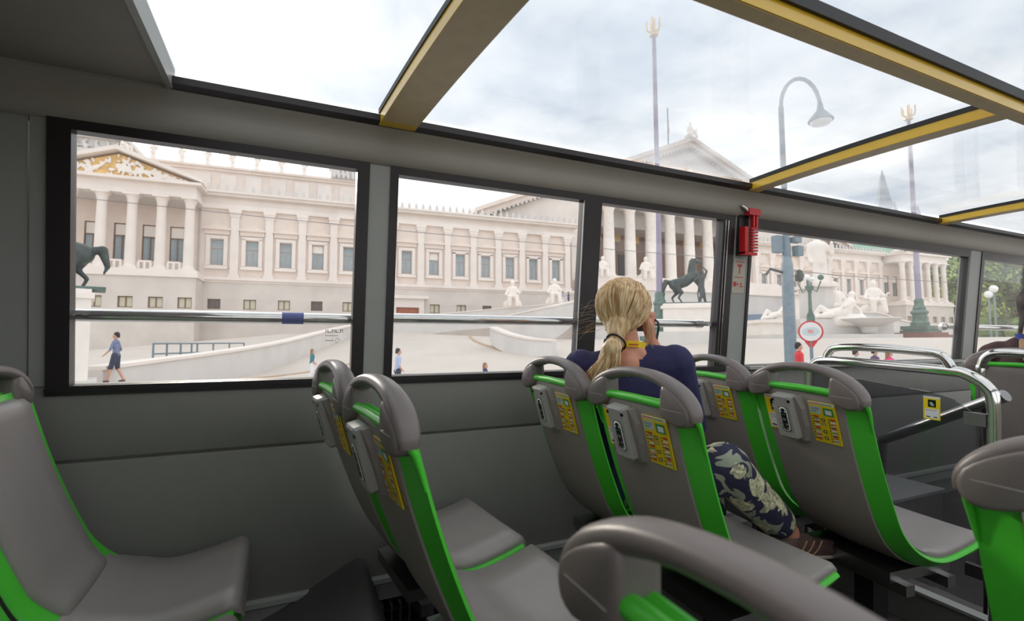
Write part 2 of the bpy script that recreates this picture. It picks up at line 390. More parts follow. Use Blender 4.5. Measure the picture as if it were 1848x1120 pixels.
# glass maker's mark in the corner of window 1
mk = MB()
def wm(xa, xb, za, zb_): mk.box(xa, xb, .006, .0075, za, zb_, fn=lean())
x_ = .15
for i, wd in enumerate((.004, .012, .011, .013, .010)):
    zt = 1.155; wm(x_, x_+.0025, zt, zt+.012)
    if i: wm(x_, x_+wd, zt if i % 2 else zt+.010, (zt if i % 2 else zt+.010)+.002)
    if i in (2, 4): wm(x_+wd-.002, x_+wd, zt, zt+.012)
    x_ += wd+.003
for k in range(9): wm(.15+k*.0052, .1535+k*.0052, 1.142, 1.1445)
for k in range(6): wm(.15+k*.005, .1535+k*.005, 1.124, 1.127)
for k in range(7): 
    a = k*math.pi*2/8; wm(.192+.007*math.cos(a), .1945+.007*math.cos(a), 1.124+.008*math.sin(a), 1.1265+.008*math.sin(a))
struct('glass_mark', mk, 'greyprint', parent=w1)
# solid rear ceiling, rear bulkhead, camera-side wall
struct('ceiling', MB().prism([(-.47, 1.955), (1.872, 1.925), (1.872, 1.99), (-.47, 2.02)], XR, -.345, ax='x'), 'ceil')
struct('trim_6', MB().prism([(-.47, 1.950), (1.872, 1.918), (1.872, 1.99), (-.47, 2.02)], -.345, -.327, ax='x'), 'trimlight')
struct('wall_rear', MB().box(XR-.05, XR, -.47, 2.06, -.08, 2.02), 'pillar')
wr = MB().box(XR, XF, -.53, -.47, -.08, .95).box(XR, XF, -.53, -.47, 1.78, 2.0)
for a, b in ((XR, -.6), (.25, .37), (2.2, 2.32), (4.63, 4.8), (6.45, XF)): wr.box(a, b, -.53, -.47, .95, 1.78)
struct('wall_right', wr, 'wall')
for k, (a, b) in enumerate(((-.6, .25), (.37, 2.2), (2.32, 4.63), (4.8, 6.45))):
    o = struct('window_%d' % (5+k), MB().box(a, b, -.51, -.49, .95, .98).box(a, b, -.51, -.49, 1.75, 1.78).box(a, a+.03, -.51, -.49, .98, 1.75).box(b-.03, b, -.51, -.49, .98, 1.75), 'black')
    struct('pane', MB().box(a+.03, b-.03, -.503, -.497, .98, 1.75), 'glass', parent=o)
o = struct('wall_front', MB().box(XF, XF+.06, -.53, 2.06, -.08, .8).box(XF, XF+.06, -.53, -.4, .8, 2.0).box(XF, XF+.06, 1.94, 2.06, .8, 2.0).box(XF, XF+.06, -.53, 2.06, 1.88, 2.0), 'wall')
o = struct('window_9', MB().box(XF+.01, XF+.03, -.4, -.37, .8, 1.88).box(XF+.01, XF+.03, 1.91, 1.94, .8, 1.88), 'black')
struct('pane', MB().box(XF+.015, XF+.021, -.37, 1.91, .8, 1.88), 'glass', parent=o)
# roof: glass panes carried by yellow bars
RZ = lambda y: 1.935+.03*(1-((y-1.05)/.85)**2) if y > .2 else 1.935
def roof_strip(x0, x1, y0, y1, dz0, dz1, n=10, sk=0.):
    """strip following the arched roof; sk = how far the inner end is further forward"""
    mb = MB(); rs = []
    for k in range(n+1):
        y = y0+(y1-y0)*k/n; s_ = sk*(1.88-y)/1.0
        z = RZ(y); rs.append([(x0+s_, y, z+dz0), (x1+s_, y, z+dz0), (x1+s_, y, z+dz1), (x0+s_, y, z+dz1)])
    return mb.rings(rs)
YI = .815
bars = [(.302, .435, .075, 'broad yellow roof bar nearest the solid ceiling'), (2.215, 2.29, .0, 'yellow roof bar arching in above the red hammer'), (4.03, 4.11, .0, 'short yellow roof bar at the right edge, farthest forward')]
for i, (a, b, sk, lb) in enumerate(bars):
    t = thing('roof_bar', lb, 'roof bar', (a, 1.86, 1.93), group='yellow cross bars of the glass roof')
    part('bar', roof_strip(a, b, 1.868, YI-.01, -.02, .018, sk=sk), 'yellowbar', t, origin=t.location)
    part('soffit_sheen', roof_strip(a+.002, b-.002, 1.80, YI, -.022, -.019, sk=sk), 'soffit_sheen', t, origin=t.location)  # thin tan strip: reflection painted onto the yellow underside
    part('gasket', roof_strip(a-.004, b+.004, 1.84, YI, .018, .036, sk=sk), 'rubber', t, origin=t.location)
t = thing('roof_beam', 'long yellow beam running forward overhead with black rubber edge', 'roof beam', (-.33, .81, 1.93))
part('beam', MB().box(-.33, XF, .785, .832, 1.93, 1.966), 'yellowbar', t, origin=t.location)
part('soffit_sheen', MB().box(-.33, XF, .789, .830, 1.928, 1.931), 'soffit_sheen', t, origin=t.location)  # same painted reflection under the yellow beam
part('gasket', MB().box(-.33, XF, .775, .838, 1.966, 1.998), 'rubber', t, origin=t.location)
wn = 10
for (a, b) in ((-.335, .37), (.37, 2.25), (2.25, 4.07), (4.07, XF)):
    for (ya, yb) in ((1.86, .81), (.81, -.5)):
        mb = roof_strip(a, b, ya, yb, .037, .043, n=12)
        struct('window_%d' % wn, mb, 'roofglass', True); wn += 1
# chrome safety rails outside the panes
def rail(name, x0, x1, lb, y=2.065, z=1.207, r=.0215, balls=(0, 0)):
    t = thing(name, lb, 'handrail', (x0, y, z))
    part('tube', MB().tube([(x0, y, z), (x1, y, z)], r, 16), 'chrome', t, True, origin=t.location)
    for k, x in enumerate((x0, x1)):
        s = 1 if k else -1
        if balls[k] == 1: part('end_cap', MB().tube([(x-.025*s, y, z), (x+.022*s, y, z), (x+.03*s, y, z)], [r*1.12, r*1.12, r*.8], 16), 'chrome', t, True, origin=t.location)
        if balls[k] == 2: part('end_ball', MB().ball((x, y, z), r*1.5, 14), 'chrome', t, True, origin=t.location)
        if balls[k] < 2: part('bracket', MB().box(x-.012, x+.012, y-.08, y, z-.012, z+.012), 'steel', t, origin=t.location)
    return t
t = rail('window_rail', -.66, .27, 'chrome rail crossing the left window with blue sticker')
part('sticker', MB().tube([(.0, 2.065, 1.207), (.075, 2.065, 1.207)], .0222, 16, caps=False), 'blueprint', t, True, origin=t.location, label='torn blue sticker')
rail('window_rail', .37, 2.085, 'long chrome rail crossing the middle window behind the woman', z=1.214, balls=(0, 1))
rail('window_rail', 4.56, 6.3, 'short chrome rail with ball end beyond the front pillar', z=1.225, balls=(2, 0))
# heater grille along the wall foot
t = thing('heater', 'dark slatted heater along the foot of the left wall', 'heater', (1.0, 1.93, 0))
part('casing', MB().box(.36, 2.2, 1.93, 2.0, .01, .02).box(.36, 2.2, 1.985, 2.0, .02, .13), 'rubber', t, origin=t.location)
part('top_rail', MB().box(.36, 2.2, 1.925, 1.94, .102, .108), 'black', t, origin=t.location)
sl = MB().box(-.004, .004, -.006, .05, .02, .128).mesh('slat', 'floor')
for k in range(54): link('slat', sl, t, (-.63+k*.034, -.005, 0))
# moulded cover over the wheel arch between the first two rows
mb = MB(); rs = []
for (x, z) in cat([(-.32, .06), (-.12, .13), (.05, .195), (.19, .265), (.27, .305), (.30, .30), (.315, .26), (.32, .0)], 3):
    rs.append([(x, 1.985, max(z, .004)), (x, 1.50, max(z, .004)), (x, 1.44, max(z-.05, .002)), (x, 1.42, 0), (x, 1.985, 0)])
mb.rings(rs)
single('wheel_arch_cover', mb, 'archcover', 'dark moulded wheel arch cover on the floor between the rear seats', 'cover', (0, 1.7, 0), smooth=True)

# ------------------------------------------------------------------ bus seat
PR = cat([(-.012, 1.0), (0, .96), (.035, .84), (.075, .725), (.118, .62), (.15, .56), (.2, .508), (.27, .468), (.35, .452), (.45, .466), (.535, .488)], 4)
TN = []
for i in range(len(PR)):
    a = Vector(PR[max(i-1, 0)]); b = Vector(PR[min(i+1, len(PR)-1)]); d_ = (b-a).normalized(); TN.append((d_.x, d_.y))
def st(i, y, off):
    (x, z), (tx, tz) = PR[i], TN[i]
    return (x+tz*off, y, z-tx*off)
def build_seat():
    t = thing('bus_seat', 'seat', 'seat')
    n = len(PR)
    D = lambda i: .027*(.7, .8, .9, .96)[i] if i < 4 else .027+.03*max(0, (i-20))/(n-21)
    def hw(i): return .2 if i == 0 else .212 if i == 1 else .22
    rs = []
    for i in range(n):
        f = hw(i); r = f-.058+.02*max(0, (i-22))/(n-23); d = D(i)
        ring = [(f-.012, -.003), (f-.003, .0), (f, .007), (r+.006, d-.006), (r-.002, d-.002), (r-.012, d)]
        rs.append([st(i, y, o) for y, o in ring]+[st(i, -y, o) for y, o in ring[::-1]])
    part('shell', MB().rings(rs), 'green', t, True, sharp=50)
    # grey rear panel
    rs = []; e = 34
    for i in range(1, e):
        f = hw(i)-.060; d = D(i); k = min(1, i/2); b = .009*math.sin(min(1, i/6)*math.pi/2)
        rs.append([st(i, y, o) for y, o in [(f, d-.012), (f-.006, d+.004*k), (f-.03, d+b*.7), (f*.5, d+b), (0, d+b*1.1), (-f*.5, d+b), (-(f-.03), d+b*.7), (-(f-.006), d+.004*k), (-f, d-.012)]])
    part('back_panel', MB().rings(rs), 'seatgrey', t, True, sharp=60)
    # cushions
    rs = []
    for i in range(2, 25):
        k = i-2; f = (.135 if k == 0 else .158 if k == 1 else .168)-(.03*max(0, (i-18))/7); h = (.003 if k == 0 else .012 if k == 1 else .017) if i < 24 else .004
        rs.append([st(i, y, o) for y, o in [(f, .004), (f, -h*.5), (f-.012, -h), (f*.5, -h-.002), (0, -h-.002), (-f*.5, -h-.002), (-(f-.012), -h), (-f, -h*.5), (-f, .004)]])
    part('back_cushion', MB().rings(rs), 'cushion', t, True, sharp=55)
    rs = []
    for i in range(23, n):
        k = i-23; f = (.19 if k < 2 else .205); h = .006+.022*min(1, k/5)
        ring = [(f, .006), (f+.004, -h*.5), (f-.008, -h), (f*.5, -h+.002), (0, -h+.003), (-f*.5, -h+.002), (-(f-.008), -h), (-(f+.004), -h*.5), (-f, .006)]
        rs.append([st(i, y, o) for y, o in ring])
    last = rs[-1]
    for dx, dz, sc in ((.016, -.008, .98), (.022, -.022, .96)):
        rs.append([(p[0]+dx, p[1]*sc, p[2]+dz) for p in last])
    part('seat_cushion', MB().rings(rs), 'cushion', t, True, sharp=55)
    # grab handle arch over the top
    half = [(-.220, .962, .010, .018), (-.215, .980, .016, .024), (-.200, 1.002, .018, .0265), (-.170, 1.027, .018, .0265), (-.12, 1.050, .0165, .025), (-.06, 1.063, .015, .023), (0, 1.067, .0145, .0225)]
    path = cat(half, 3); path = path+[(-a, b, c, d) for a, b, c, d in path[-2::-1]]
    rs = []
    for i, (y, z, a, b) in enumerate(path):
        p = path[max(i-1, 0)]; q = path[min(i+1, len(path)-1)]; ty, tz = q[0]-p[0], q[1]-p[1]; L = math.hypot(ty, tz); ny, nz_ = -tz/L, ty/L
        rs.append([(-.022+b*math.copysign(abs(math.cos(f))**.8, math.cos(f)), y+ny*a*math.copysign(abs(math.sin(f))**.8, math.sin(f)), z+nz_*a*math.copysign(abs(math.sin(f))**.8, math.sin(f))) for f in [2*math.pi*k/16 for k in range(16)]])
    hmb = MB().rings(rs)
    bl = cat([(.222, .975), (.214, .998), (.185, 1.022), (.150, 1.040), (.130, 1.046), (.119, 1.038), (.116, .995), (.120, .968), (.150, .953), (.190, .944), (.215, .954), (.222, .975)], 2)[:-1]
    for s in (-1, 1):
        cy, cz = .17*s, .985
        hmb.rings([[(-.022+dx, cy+(s*y-cy)*k, cz+(z-cz)*k) for y, z in bl] for dx, k in ((-.029, .78), (-.0275, .88), (-.023, .96), (-.012, 1.0), (.012, 1.0), (.02, .97), (.025, .88))])
    h = part('grab_handle', hmb, 'handle', t, True, sharp=60)
    part('top_bar', MB().tube([(-.034, -.14, .991), (-.037, 0, .995), (-.034, .14, .991)], .0118, 12), 'green', t, True)
    for s in (-1, 1):
        part('corner_rim', MB().tube(cat([(-.030, s*.190, .984), (-.026, s*.213, .974), (-.010, s*.2215, .950), (.014, s*.2185, .88)], 4), [.0085]*8+[.007, .006, .005, .004, .003], 10), 'green', t, True)
        part('handle_seam', MB().box(-.0515, -.0495, s*.165-.035, s*.165+.035, .984, .9852), 'chargerbody', t)
    # charging box on the back
    iz = 6; (bx_, bz_), (tx, tz) = PR[iz], TN[iz]
    def on(y, v, wv):   # y across, v up along the back, wv outward
        d = D(iz)+.0085+wv; return (bx_+tz*d-tx*v, y, bz_-tx*d-tz*v)
    def slab(y0, y1, v0, v1, w0, w1, m=0, mb=None, bev=.006):
        mb = mb or MB()
        a = [(y0, v0+bev), (y0+bev, v0), (y1-bev, v0), (y1, v0+bev), (y1, v1-bev), (y1-bev, v1), (y0+bev, v1), (y0, v1-bev)]
        c = [(y0+bev, v0+2*bev), (y0+2*bev, v0+bev), (y1-2*bev, v0+bev), (y1-bev, v0+2*bev), (y1-bev, v1-2*bev), (y1-2*bev, v1-bev), (y0+2*bev, v1-bev), (y0+bev, v1-2*bev)]
        return mb.rings([[on(*p, w0) for p in a], [on(*p, w1-bev*.7) for p in a], [on(*p, w1) for p in c]], m)
    ho = MB().rings([[on(y, v, -.012) for y, v in q] for q in [[(.095, .075), (-.015, .075), (-.030, .03), (-.034, -.03), (-.022, -.09), (.095, -.09)]]] + [[on(y, v, wv) for y, v, wv in [(.09, .075, .016), (.0, .072, .016), (-.012, .03, .012), (-.012, -.03, .011), (.0, -.085, .011), (.09, -.088, .012)]]])
    part('charger_housing', ho, 'seatgrey', t)
    cb = part('charger_box', slab(.010, .090, -.08, .078, 0, .032), 'chargerbody', t)
    part('panel_rim', slab(.024, .070, -.058, .042, .03, .0345, bev=.008), 'white', cb)
    pn = slab(.028, .066, -.054, .038, .033, .0355, bev=.008)
    for k in range(2): pn.poly([on(.056-k*.018+a, .022+b, .0357) for a, b in ((-.005, -.004), (.005, -.004), (0, .005))], 1)
    for k in range(6): pn.poly([on(.060-k*.0045+a, .009+b, .0357) for a, b in ((0, 0), (.003, 0), (.003, .003), (0, .003))], 2)
    pn.poly([on(y, v, .0357) for y, v in ((.054, -.012), (.040, -.012), (.040, -.004), (.054, -.004))], 3)
    for k in range(2):
        for j in range(2): pn.poly([on(.058-k*.018+a, -.030-j*.014+b, .0357) for a, b in ((-.005, 0), (.005, 0), (.005, .007), (-.005, .007))], 3)
    part('charge_panel', pn, ['panelblack', 'white', 'greenprint', 'greyprint'], cb)
    for y in (.0175, .0835): part('screw', MB().rings([[on(y+.0055*math.cos(k*math.pi/4), .06+.0055*math.sin(k*math.pi/4), wv) for k in range(8)] for wv in (.028, .0332)]), 'panelblack', cb)
    # printed stickers
    def sticker(y0, v0, wd, hg, draw, name, lb):
        mb = MB(); X = lambda a, b, c: on(y0-a*wd, v0-b*hg, .0022+c)
        mb.rings([[on(y0-a*wd, v0-b*hg, -.001) for a, b in ((0, 0), (1, 0), (1, 1), (0, 1))], [X(a, b, 0) for a, b in ((0, 0), (1, 0), (1, 1), (0, 1))]], 0)
        lay = [0]
        def q(a0, a1, b0, b1, m): lay[0] += 1; mb.poly([X(a, b, .0003+.00006*lay[0]) for a, b in ((a0, b0), (a1, b0), (a1, b1), (a0, b1))], m)
        def pl(pts, m): lay[0] += 1; mb.poly([X(a, b, .0003+.00006*lay[0]) for a, b in pts], m)
        draw(q, pl)
        part(name, mb, ['yellowprint', 'white', 'panelblack', 'redprint', 'greenprint', 'blueprint', 'greyprint', 'paleblue'], t, label=lb)
    def d1(q, pl):
        q(0, 1, 0, .09, 1)
        for k in range(12): q(.04+k*.075, .09+k*.075, .03, .065, 3 if k < 6 else 4)
        q(.30, .84, .14, .46, 2)
        wifi(pl, .38, .385, .62)
        q(.10, .95, .53, .95, 1)
        for k in range(5): q(.16+k*.1, .23+k*.1, .575, .60, 6)
        for k in range(4): q(.22+k*.16, .34+k*.16, .64, .66, 6)
        q(.18, .44, .86, .90, 2); q(.62, .88, .86, .90, 2)
    def wifi(pl, cx, cy, s):
        s *= .5
        pl([(cx+.04*s*math.cos(a)*2, cy-.02-.045*s*math.sin(a)) for a in [k*math.pi/4 for k in range(8)]], 1)
        for r in (.22, .38, .54):
            A = [k*math.pi/2/6 for k in range(7)]
            for k in range(6):
                pl([(cx+r*s*math.sin(A[k]), cy-r*s*.62*math.cos(A[k])), (cx+r*s*math.sin(A[k+1]), cy-r*s*.62*math.cos(A[k+1])), (cx+(r+.09)*s*math.sin(A[k+1]), cy-(r+.09)*s*.62*math.cos(A[k+1])), (cx+(r+.09)*s*math.sin(A[k]), cy-(r+.09)*s*.62*math.cos(A[k]))], 1)
        for k in range(6): pl([(cx-.02+k*.07, .42), (cx+.03+k*.07, .42), (cx+.03+k*.07, .445), (cx-.02+k*.07, .445)], 1)
    def d2(q, pl):
        q(0, 1, 0, .06, 1)
        for k in range(11): q(.04+k*.08, .10+k*.08, .018, .045, 3 if k < 5 else 4)
        q(.04, .46, .10, .28, 7)
        for k in range(5): q(.07+k*.07, .12+k*.07, .13, .15, 6); q(.07+k*.07, .12+k*.07, .165, .185, 6)
        q(.07, .3, .215, .235, 4); q(.55, .92, .11, .30, 4); q(.63, .86, .16, .27, 1)
        cols = [3, 5, 6, 1, 3, 4, 1, 5, 3]
        for k in range(9):
            b = .33+k*.068; q(.06, .12, b+.012, b+.037, 2); q(.15, .33, b, b+.022, cols[k]); q(.15, .33, b+.022, b+.044, 1 if k % 2 else 3)
            b = .36+k*.066; q(.68, .73, b+.012, b+.037, 2); q(.76, .94, b, b+.022, cols[(k*2+4) % 9]); q(.76, .94, b+.022, b+.044, 1 if k % 3 else 3)
        for b in (.37, .66, .82): q(.44, .57, b, b+.07, 2); q(.475, .535, b+.018, b+.052, 1)
        for k in range(3): q(.40, .62, .47+k*.03, .482+k*.03, 6)
    sticker(.150, .062, .076, .13, d1, 'wifi_sticker', 'yellow sticker with wireless symbol')
    sticker(-.034, .062, .096, .14, d2, 'language_sticker', 'yellow sticker with rows of small flags')
    # under-structure
    part('bracket', MB().box(.17, .46, -.16, .16, .375, .41).box(.20, .24, -.19, .19, .34, .375).box(.40, .44, -.19, .19, .34, .375), 'steel', t)
    part('leg', MB().box(.27, .345, -.035, .035, 0.008, .345), 'rubber', t)
    part('foot_plate', MB().box(.22, .40, -.08, .08, 0, .008), 'steel', t)
    return t
seat0 = build_seat(); bpy.context.view_layer.update(); reg(seat0)
YW, YA, YC = 1.61, 1.145, .135
SEATS = [(-.625, YW, 'window seat facing right at the far left edge'),
         (-.625, YA, 'aisle seat cut off by the lower left corner'),
         (.170, YW, 'window seat half hidden behind its neighbour near the window pillar'),
         (.218, YA, 'left-of-centre aisle seat, whole green side in view'),
         (.94, YW, 'window seat just left of the blond woman'),
         (.95, YA, 'aisle seat directly behind the blond woman'),
         (1.70, YW-.02, 'window seat ahead of the woman below the hammer'),
         (1.66, YA, 'aisle seat right of the flowered trousers'),
         (.312, .232, 'nearest seat, blurred handle across the bottom'),
         (.96, .18, 'blurred seat cut off by the lower right edge')]
for i, (x, y, lb) in enumerate(SEATS):
    s = seat0 if i == 0 else copy_tree(seat0)
    s.location = (x, y, 0); s.rotation_euler = (0, 0, R(6) if i in (2, 3) else R(-6) if i in (6, 7) else 0); s.scale = (1, 1, 0.967 if i == 8 else 1); s['label'] = 'green and grey '+lb; s['group'] = 'rows of green bus seats'
# dark seat at the front under the seated man
s = copy_tree(seat0); s.location = (3.5, 1.25, .0); s['label'] = 'bus seat under the dark-haired man, behind the short chrome loop'; s['group'] = 'rows of green bus seats'; s.scale = (1, 1, 1.03)
for k_ in list(KIDS[s.name]):
    if any(q in k_.name for q in ('charger', 'sticker')):
        for k2 in KIDS.get(k_.name, []): bpy.data.objects.remove(k2)
        bpy.data.objects.remove(k_)

# ------------------------------------------------------------------ front partition, rails
XP = 2.33
t = thing('grab_rail', 'big chrome hoop rail with smaller hoop on top, before the stairwell', 'handrail', (XP, .9, 0))
part('main_hoop', MB().tube(cat([(XP, 1.60, .0), (XP, 1.60, .9), (XP, 1.575, 1.02), (XP, 1.50, 1.05), (XP, 1.25, 1.047), (XP, 1.05, 1.043), (XP, .985, 1.036), (XP, .925, .995), (XP, .905, .93), (XP, .905, .7), (XP, .905, 0)], 5), .021, 14), 'chrome', t, True, origin=t.location)
part('upper_hoop', MB().tube(cat([(XP, 1.512, 1.05), (XP, 1.502, 1.085), (XP, 1.46, 1.112), (XP, 1.30, 1.118), (XP, 1.10, 1.110), (XP, 1.055, 1.095), (XP, 1.032, 1.06), (XP, 1.027, 1.04)], 5), .0175, 12), 'chrome', t, True, origin=t.location)
part('clamp', MB().box(XP-.02, XP+.0, .92, .985, .852, .898), 'steel', t, origin=t.location)
part('clamp', MB().box(XP-.02, XP+.0, .92, .985, .30, .345), 'steel', t, origin=t.location)
t = thing('glass_partition', 'smoked glass panel with rounded corner below the hoop rail', 'partition', (XP, 1.25, .2))
pts = [(1.58, .2), (1.58, .985)]+[(1.52-.0*k, .99) for k in range(1)]+[(1.10, .955), (1.02, .935), (.97, .90), (.945, .85), (.94, .78), (.94, .2)]
part('panel', MB().prism(pts, XP-.006, XP+.006, ax='x'), 'partition', t, origin=t.location)
st_ = MB().box(XP-.008, XP-.0065, 1.062, 1.118, .848, .938, 0)
def sq(a0, a1, b0, b1, m, l): st_.poly([(XP-.0082-.0001*l, 1.118-a*.056, .938-b*.09) for a, b in ((a0, b0), (a1, b0), (a1, b1), (a0, b1))], m)
sq(0, 1, 0, .08, 1, 1); sq(.28, .76, .14, .46, 2, 1); sq(.1, .92, .53, .94, 1, 1); sq(.18, .42, .86, .9, 2, 2); sq(.62, .84, .86, .9, 2, 2)
for k in range(4): sq(.16+k*.17, .28+k*.17, .58, .61, 3, 2)
for r in (.08, .14, .20):
    A = [k*math.pi/10 for k in range(6)]
    for k in range(5): st_.poly([(XP-.0085, 1.118-(.4+q*math.sin(a))*.056, .938-(.4-q*.7*math.cos(a))*.09) for q, a in ((r, A[k]), (r, A[k+1]), (r+.035, A[k+1]), (r+.035, A[k]))], 1)
part('wifi_sticker', st_, ['yellowprint', 'white', 'panelblack', 'greyprint'], t, origin=t.location, label='yellow sticker with wireless symbol')
t = thing('stair_rail', 'steel rail slanting up past the hoop rail to its right', 'handrail', (2.5, 1.2, 0))
a_, b_ = Vector((2.62, 1.43, .67)), Vector((2.50, .935, .955))
part('tube', MB().tube([a_, b_], .023, 14), 'steel', t, True, origin=t.location)
part('post', MB().tube([(2.62, 1.43, .67), (2.62, 1.46, 0)], .02, 12), 'steel', t, True, origin=t.location)
part('post', MB().tube([(2.52, 1.0, .915), (2.52, 1.0, 0)], .016, 12), 'rubber', t, True, origin=t.location)
t = thing('grab_rail', 'short chrome loop rail beside the front seat at right edge', 'handrail', (3.28, 1.38, 0))
part('hoop', MB().tube(cat([(3.28, 1.325, 0), (3.28, 1.325, .9), (3.28, 1.32, 1.02), (3.28, 1.29, 1.075), (3.28, 1.22, 1.09), (3.28, 1.0, 1.085), (3.28, .93, 1.08), (3.28, .91, 1.0), (3.28, .91, 0)], 5), .021, 14), 'chrome', t, True, origin=t.location)
single('kick_panel', MB().box(2.37, 2.40, .90, 1.95, 0, .13, 0).box(2.36, 2.41, .90, 1.95, .13, .142, 1), ['wall', 'trimlight'], 'low grey kick panel on the floor ahead of the fourth seat row', 'panel', (2.38, 1.4, 0))
single('step_block', MB().box(2.75, 3.3, 1.50, 1.965, 0, .32, 0).box(2.74, 3.31, 1.49, 1.967, .32, .335, 1), ['wall', 'trimlight'], 'low grey step block against the wall beyond the glass partition', 'step', (3, 1.7, 0))
single('sill_ledge', MB().box(2.34, 4.62, 1.94, 1.985, .966, .982), 'trimlight', 'pale ledge under the window ahead of the hoop rail', 'ledge', (3.4, 1.95, .96))
# ------------------------------------------------------------------ emergency hammer
t = thing('emergency_hammer', 'red emergency hammer in its ribbed holder on the pillar', 'hammer', (2.27, 1.90, 1.6))
L_ = Vector(t.location)
yp = 1.925
part('back_plate', MB().box(2.222, 2.295, yp-.012, yp+.008, 1.585, 1.84), 'black', t, origin=L_)
ho = part('holder', MB().box(2.222, 2.245, yp-.05, yp-.012, 1.592, 1.735).box(2.222, 2.315, yp-.05, yp-.012, 1.585, 1.60), 'red', t, origin=L_)
part('holder_core', MB().box(2.246, 2.30, yp-.035, yp-.012, 1.60, 1.735), 'handle', t, origin=L_)
for k in range(8): part('rib', MB().box(2.268, 2.318, yp-.052, yp-.02, 1.606+k*.0165, 1.615+k*.0165), 'red', ho, origin=L_)
hm = part('hammer_handle', MB().box(2.285, 2.297, yp-.05, yp-.03, 1.735, 1.80).box(2.308, 2.322, yp-.05, yp-.03, 1.735, 1.815).box(2.25, 2.335, yp-.055, yp-.025, 1.80, 1.835), 'red', t, origin=L_)
part('hammer_tip', MB().tube([(2.255, yp-.04, 1.822), (2.222, yp-.04, 1.838), (2.205, yp-.04, 1.846)], [.011, .010, .006], 10), 'chrome', hm, True, origin=L_)
t = thing('notice_label', 'pale label with red hammer pictogram on the pillar below the hammer', 'label', (2.255, 1.95, 1.4))
mb = MB().box(2.215, 2.305, -.0145, -.0118, 1.385, 1.57, fn=lean())
def nq(a, b, c, d, m): mb.poly([(x, WY(z)-.0149, z) for x, z in ((a, c), (b, c), (b, d), (a, d))], m)
nq(2.225, 2.295, 1.552, 1.556, 1); nq(2.245, 2.278, 1.528, 1.54, 1); nq(2.258, 2.267, 1.49, 1.53, 1); nq(2.225, 2.295, 1.468, 1.472, 1)
nq(2.222, 2.245, 1.42, 1.445, 1); nq(2.25, 2.262, 1.428, 1.437, 1); nq(2.27, 2.295, 1.418, 1.425, 1); nq(2.275, 2.285, 1.43, 1.442, 1)
part('plate', mb, ['labelpaper', 'redprint'], t, origin=t.location)

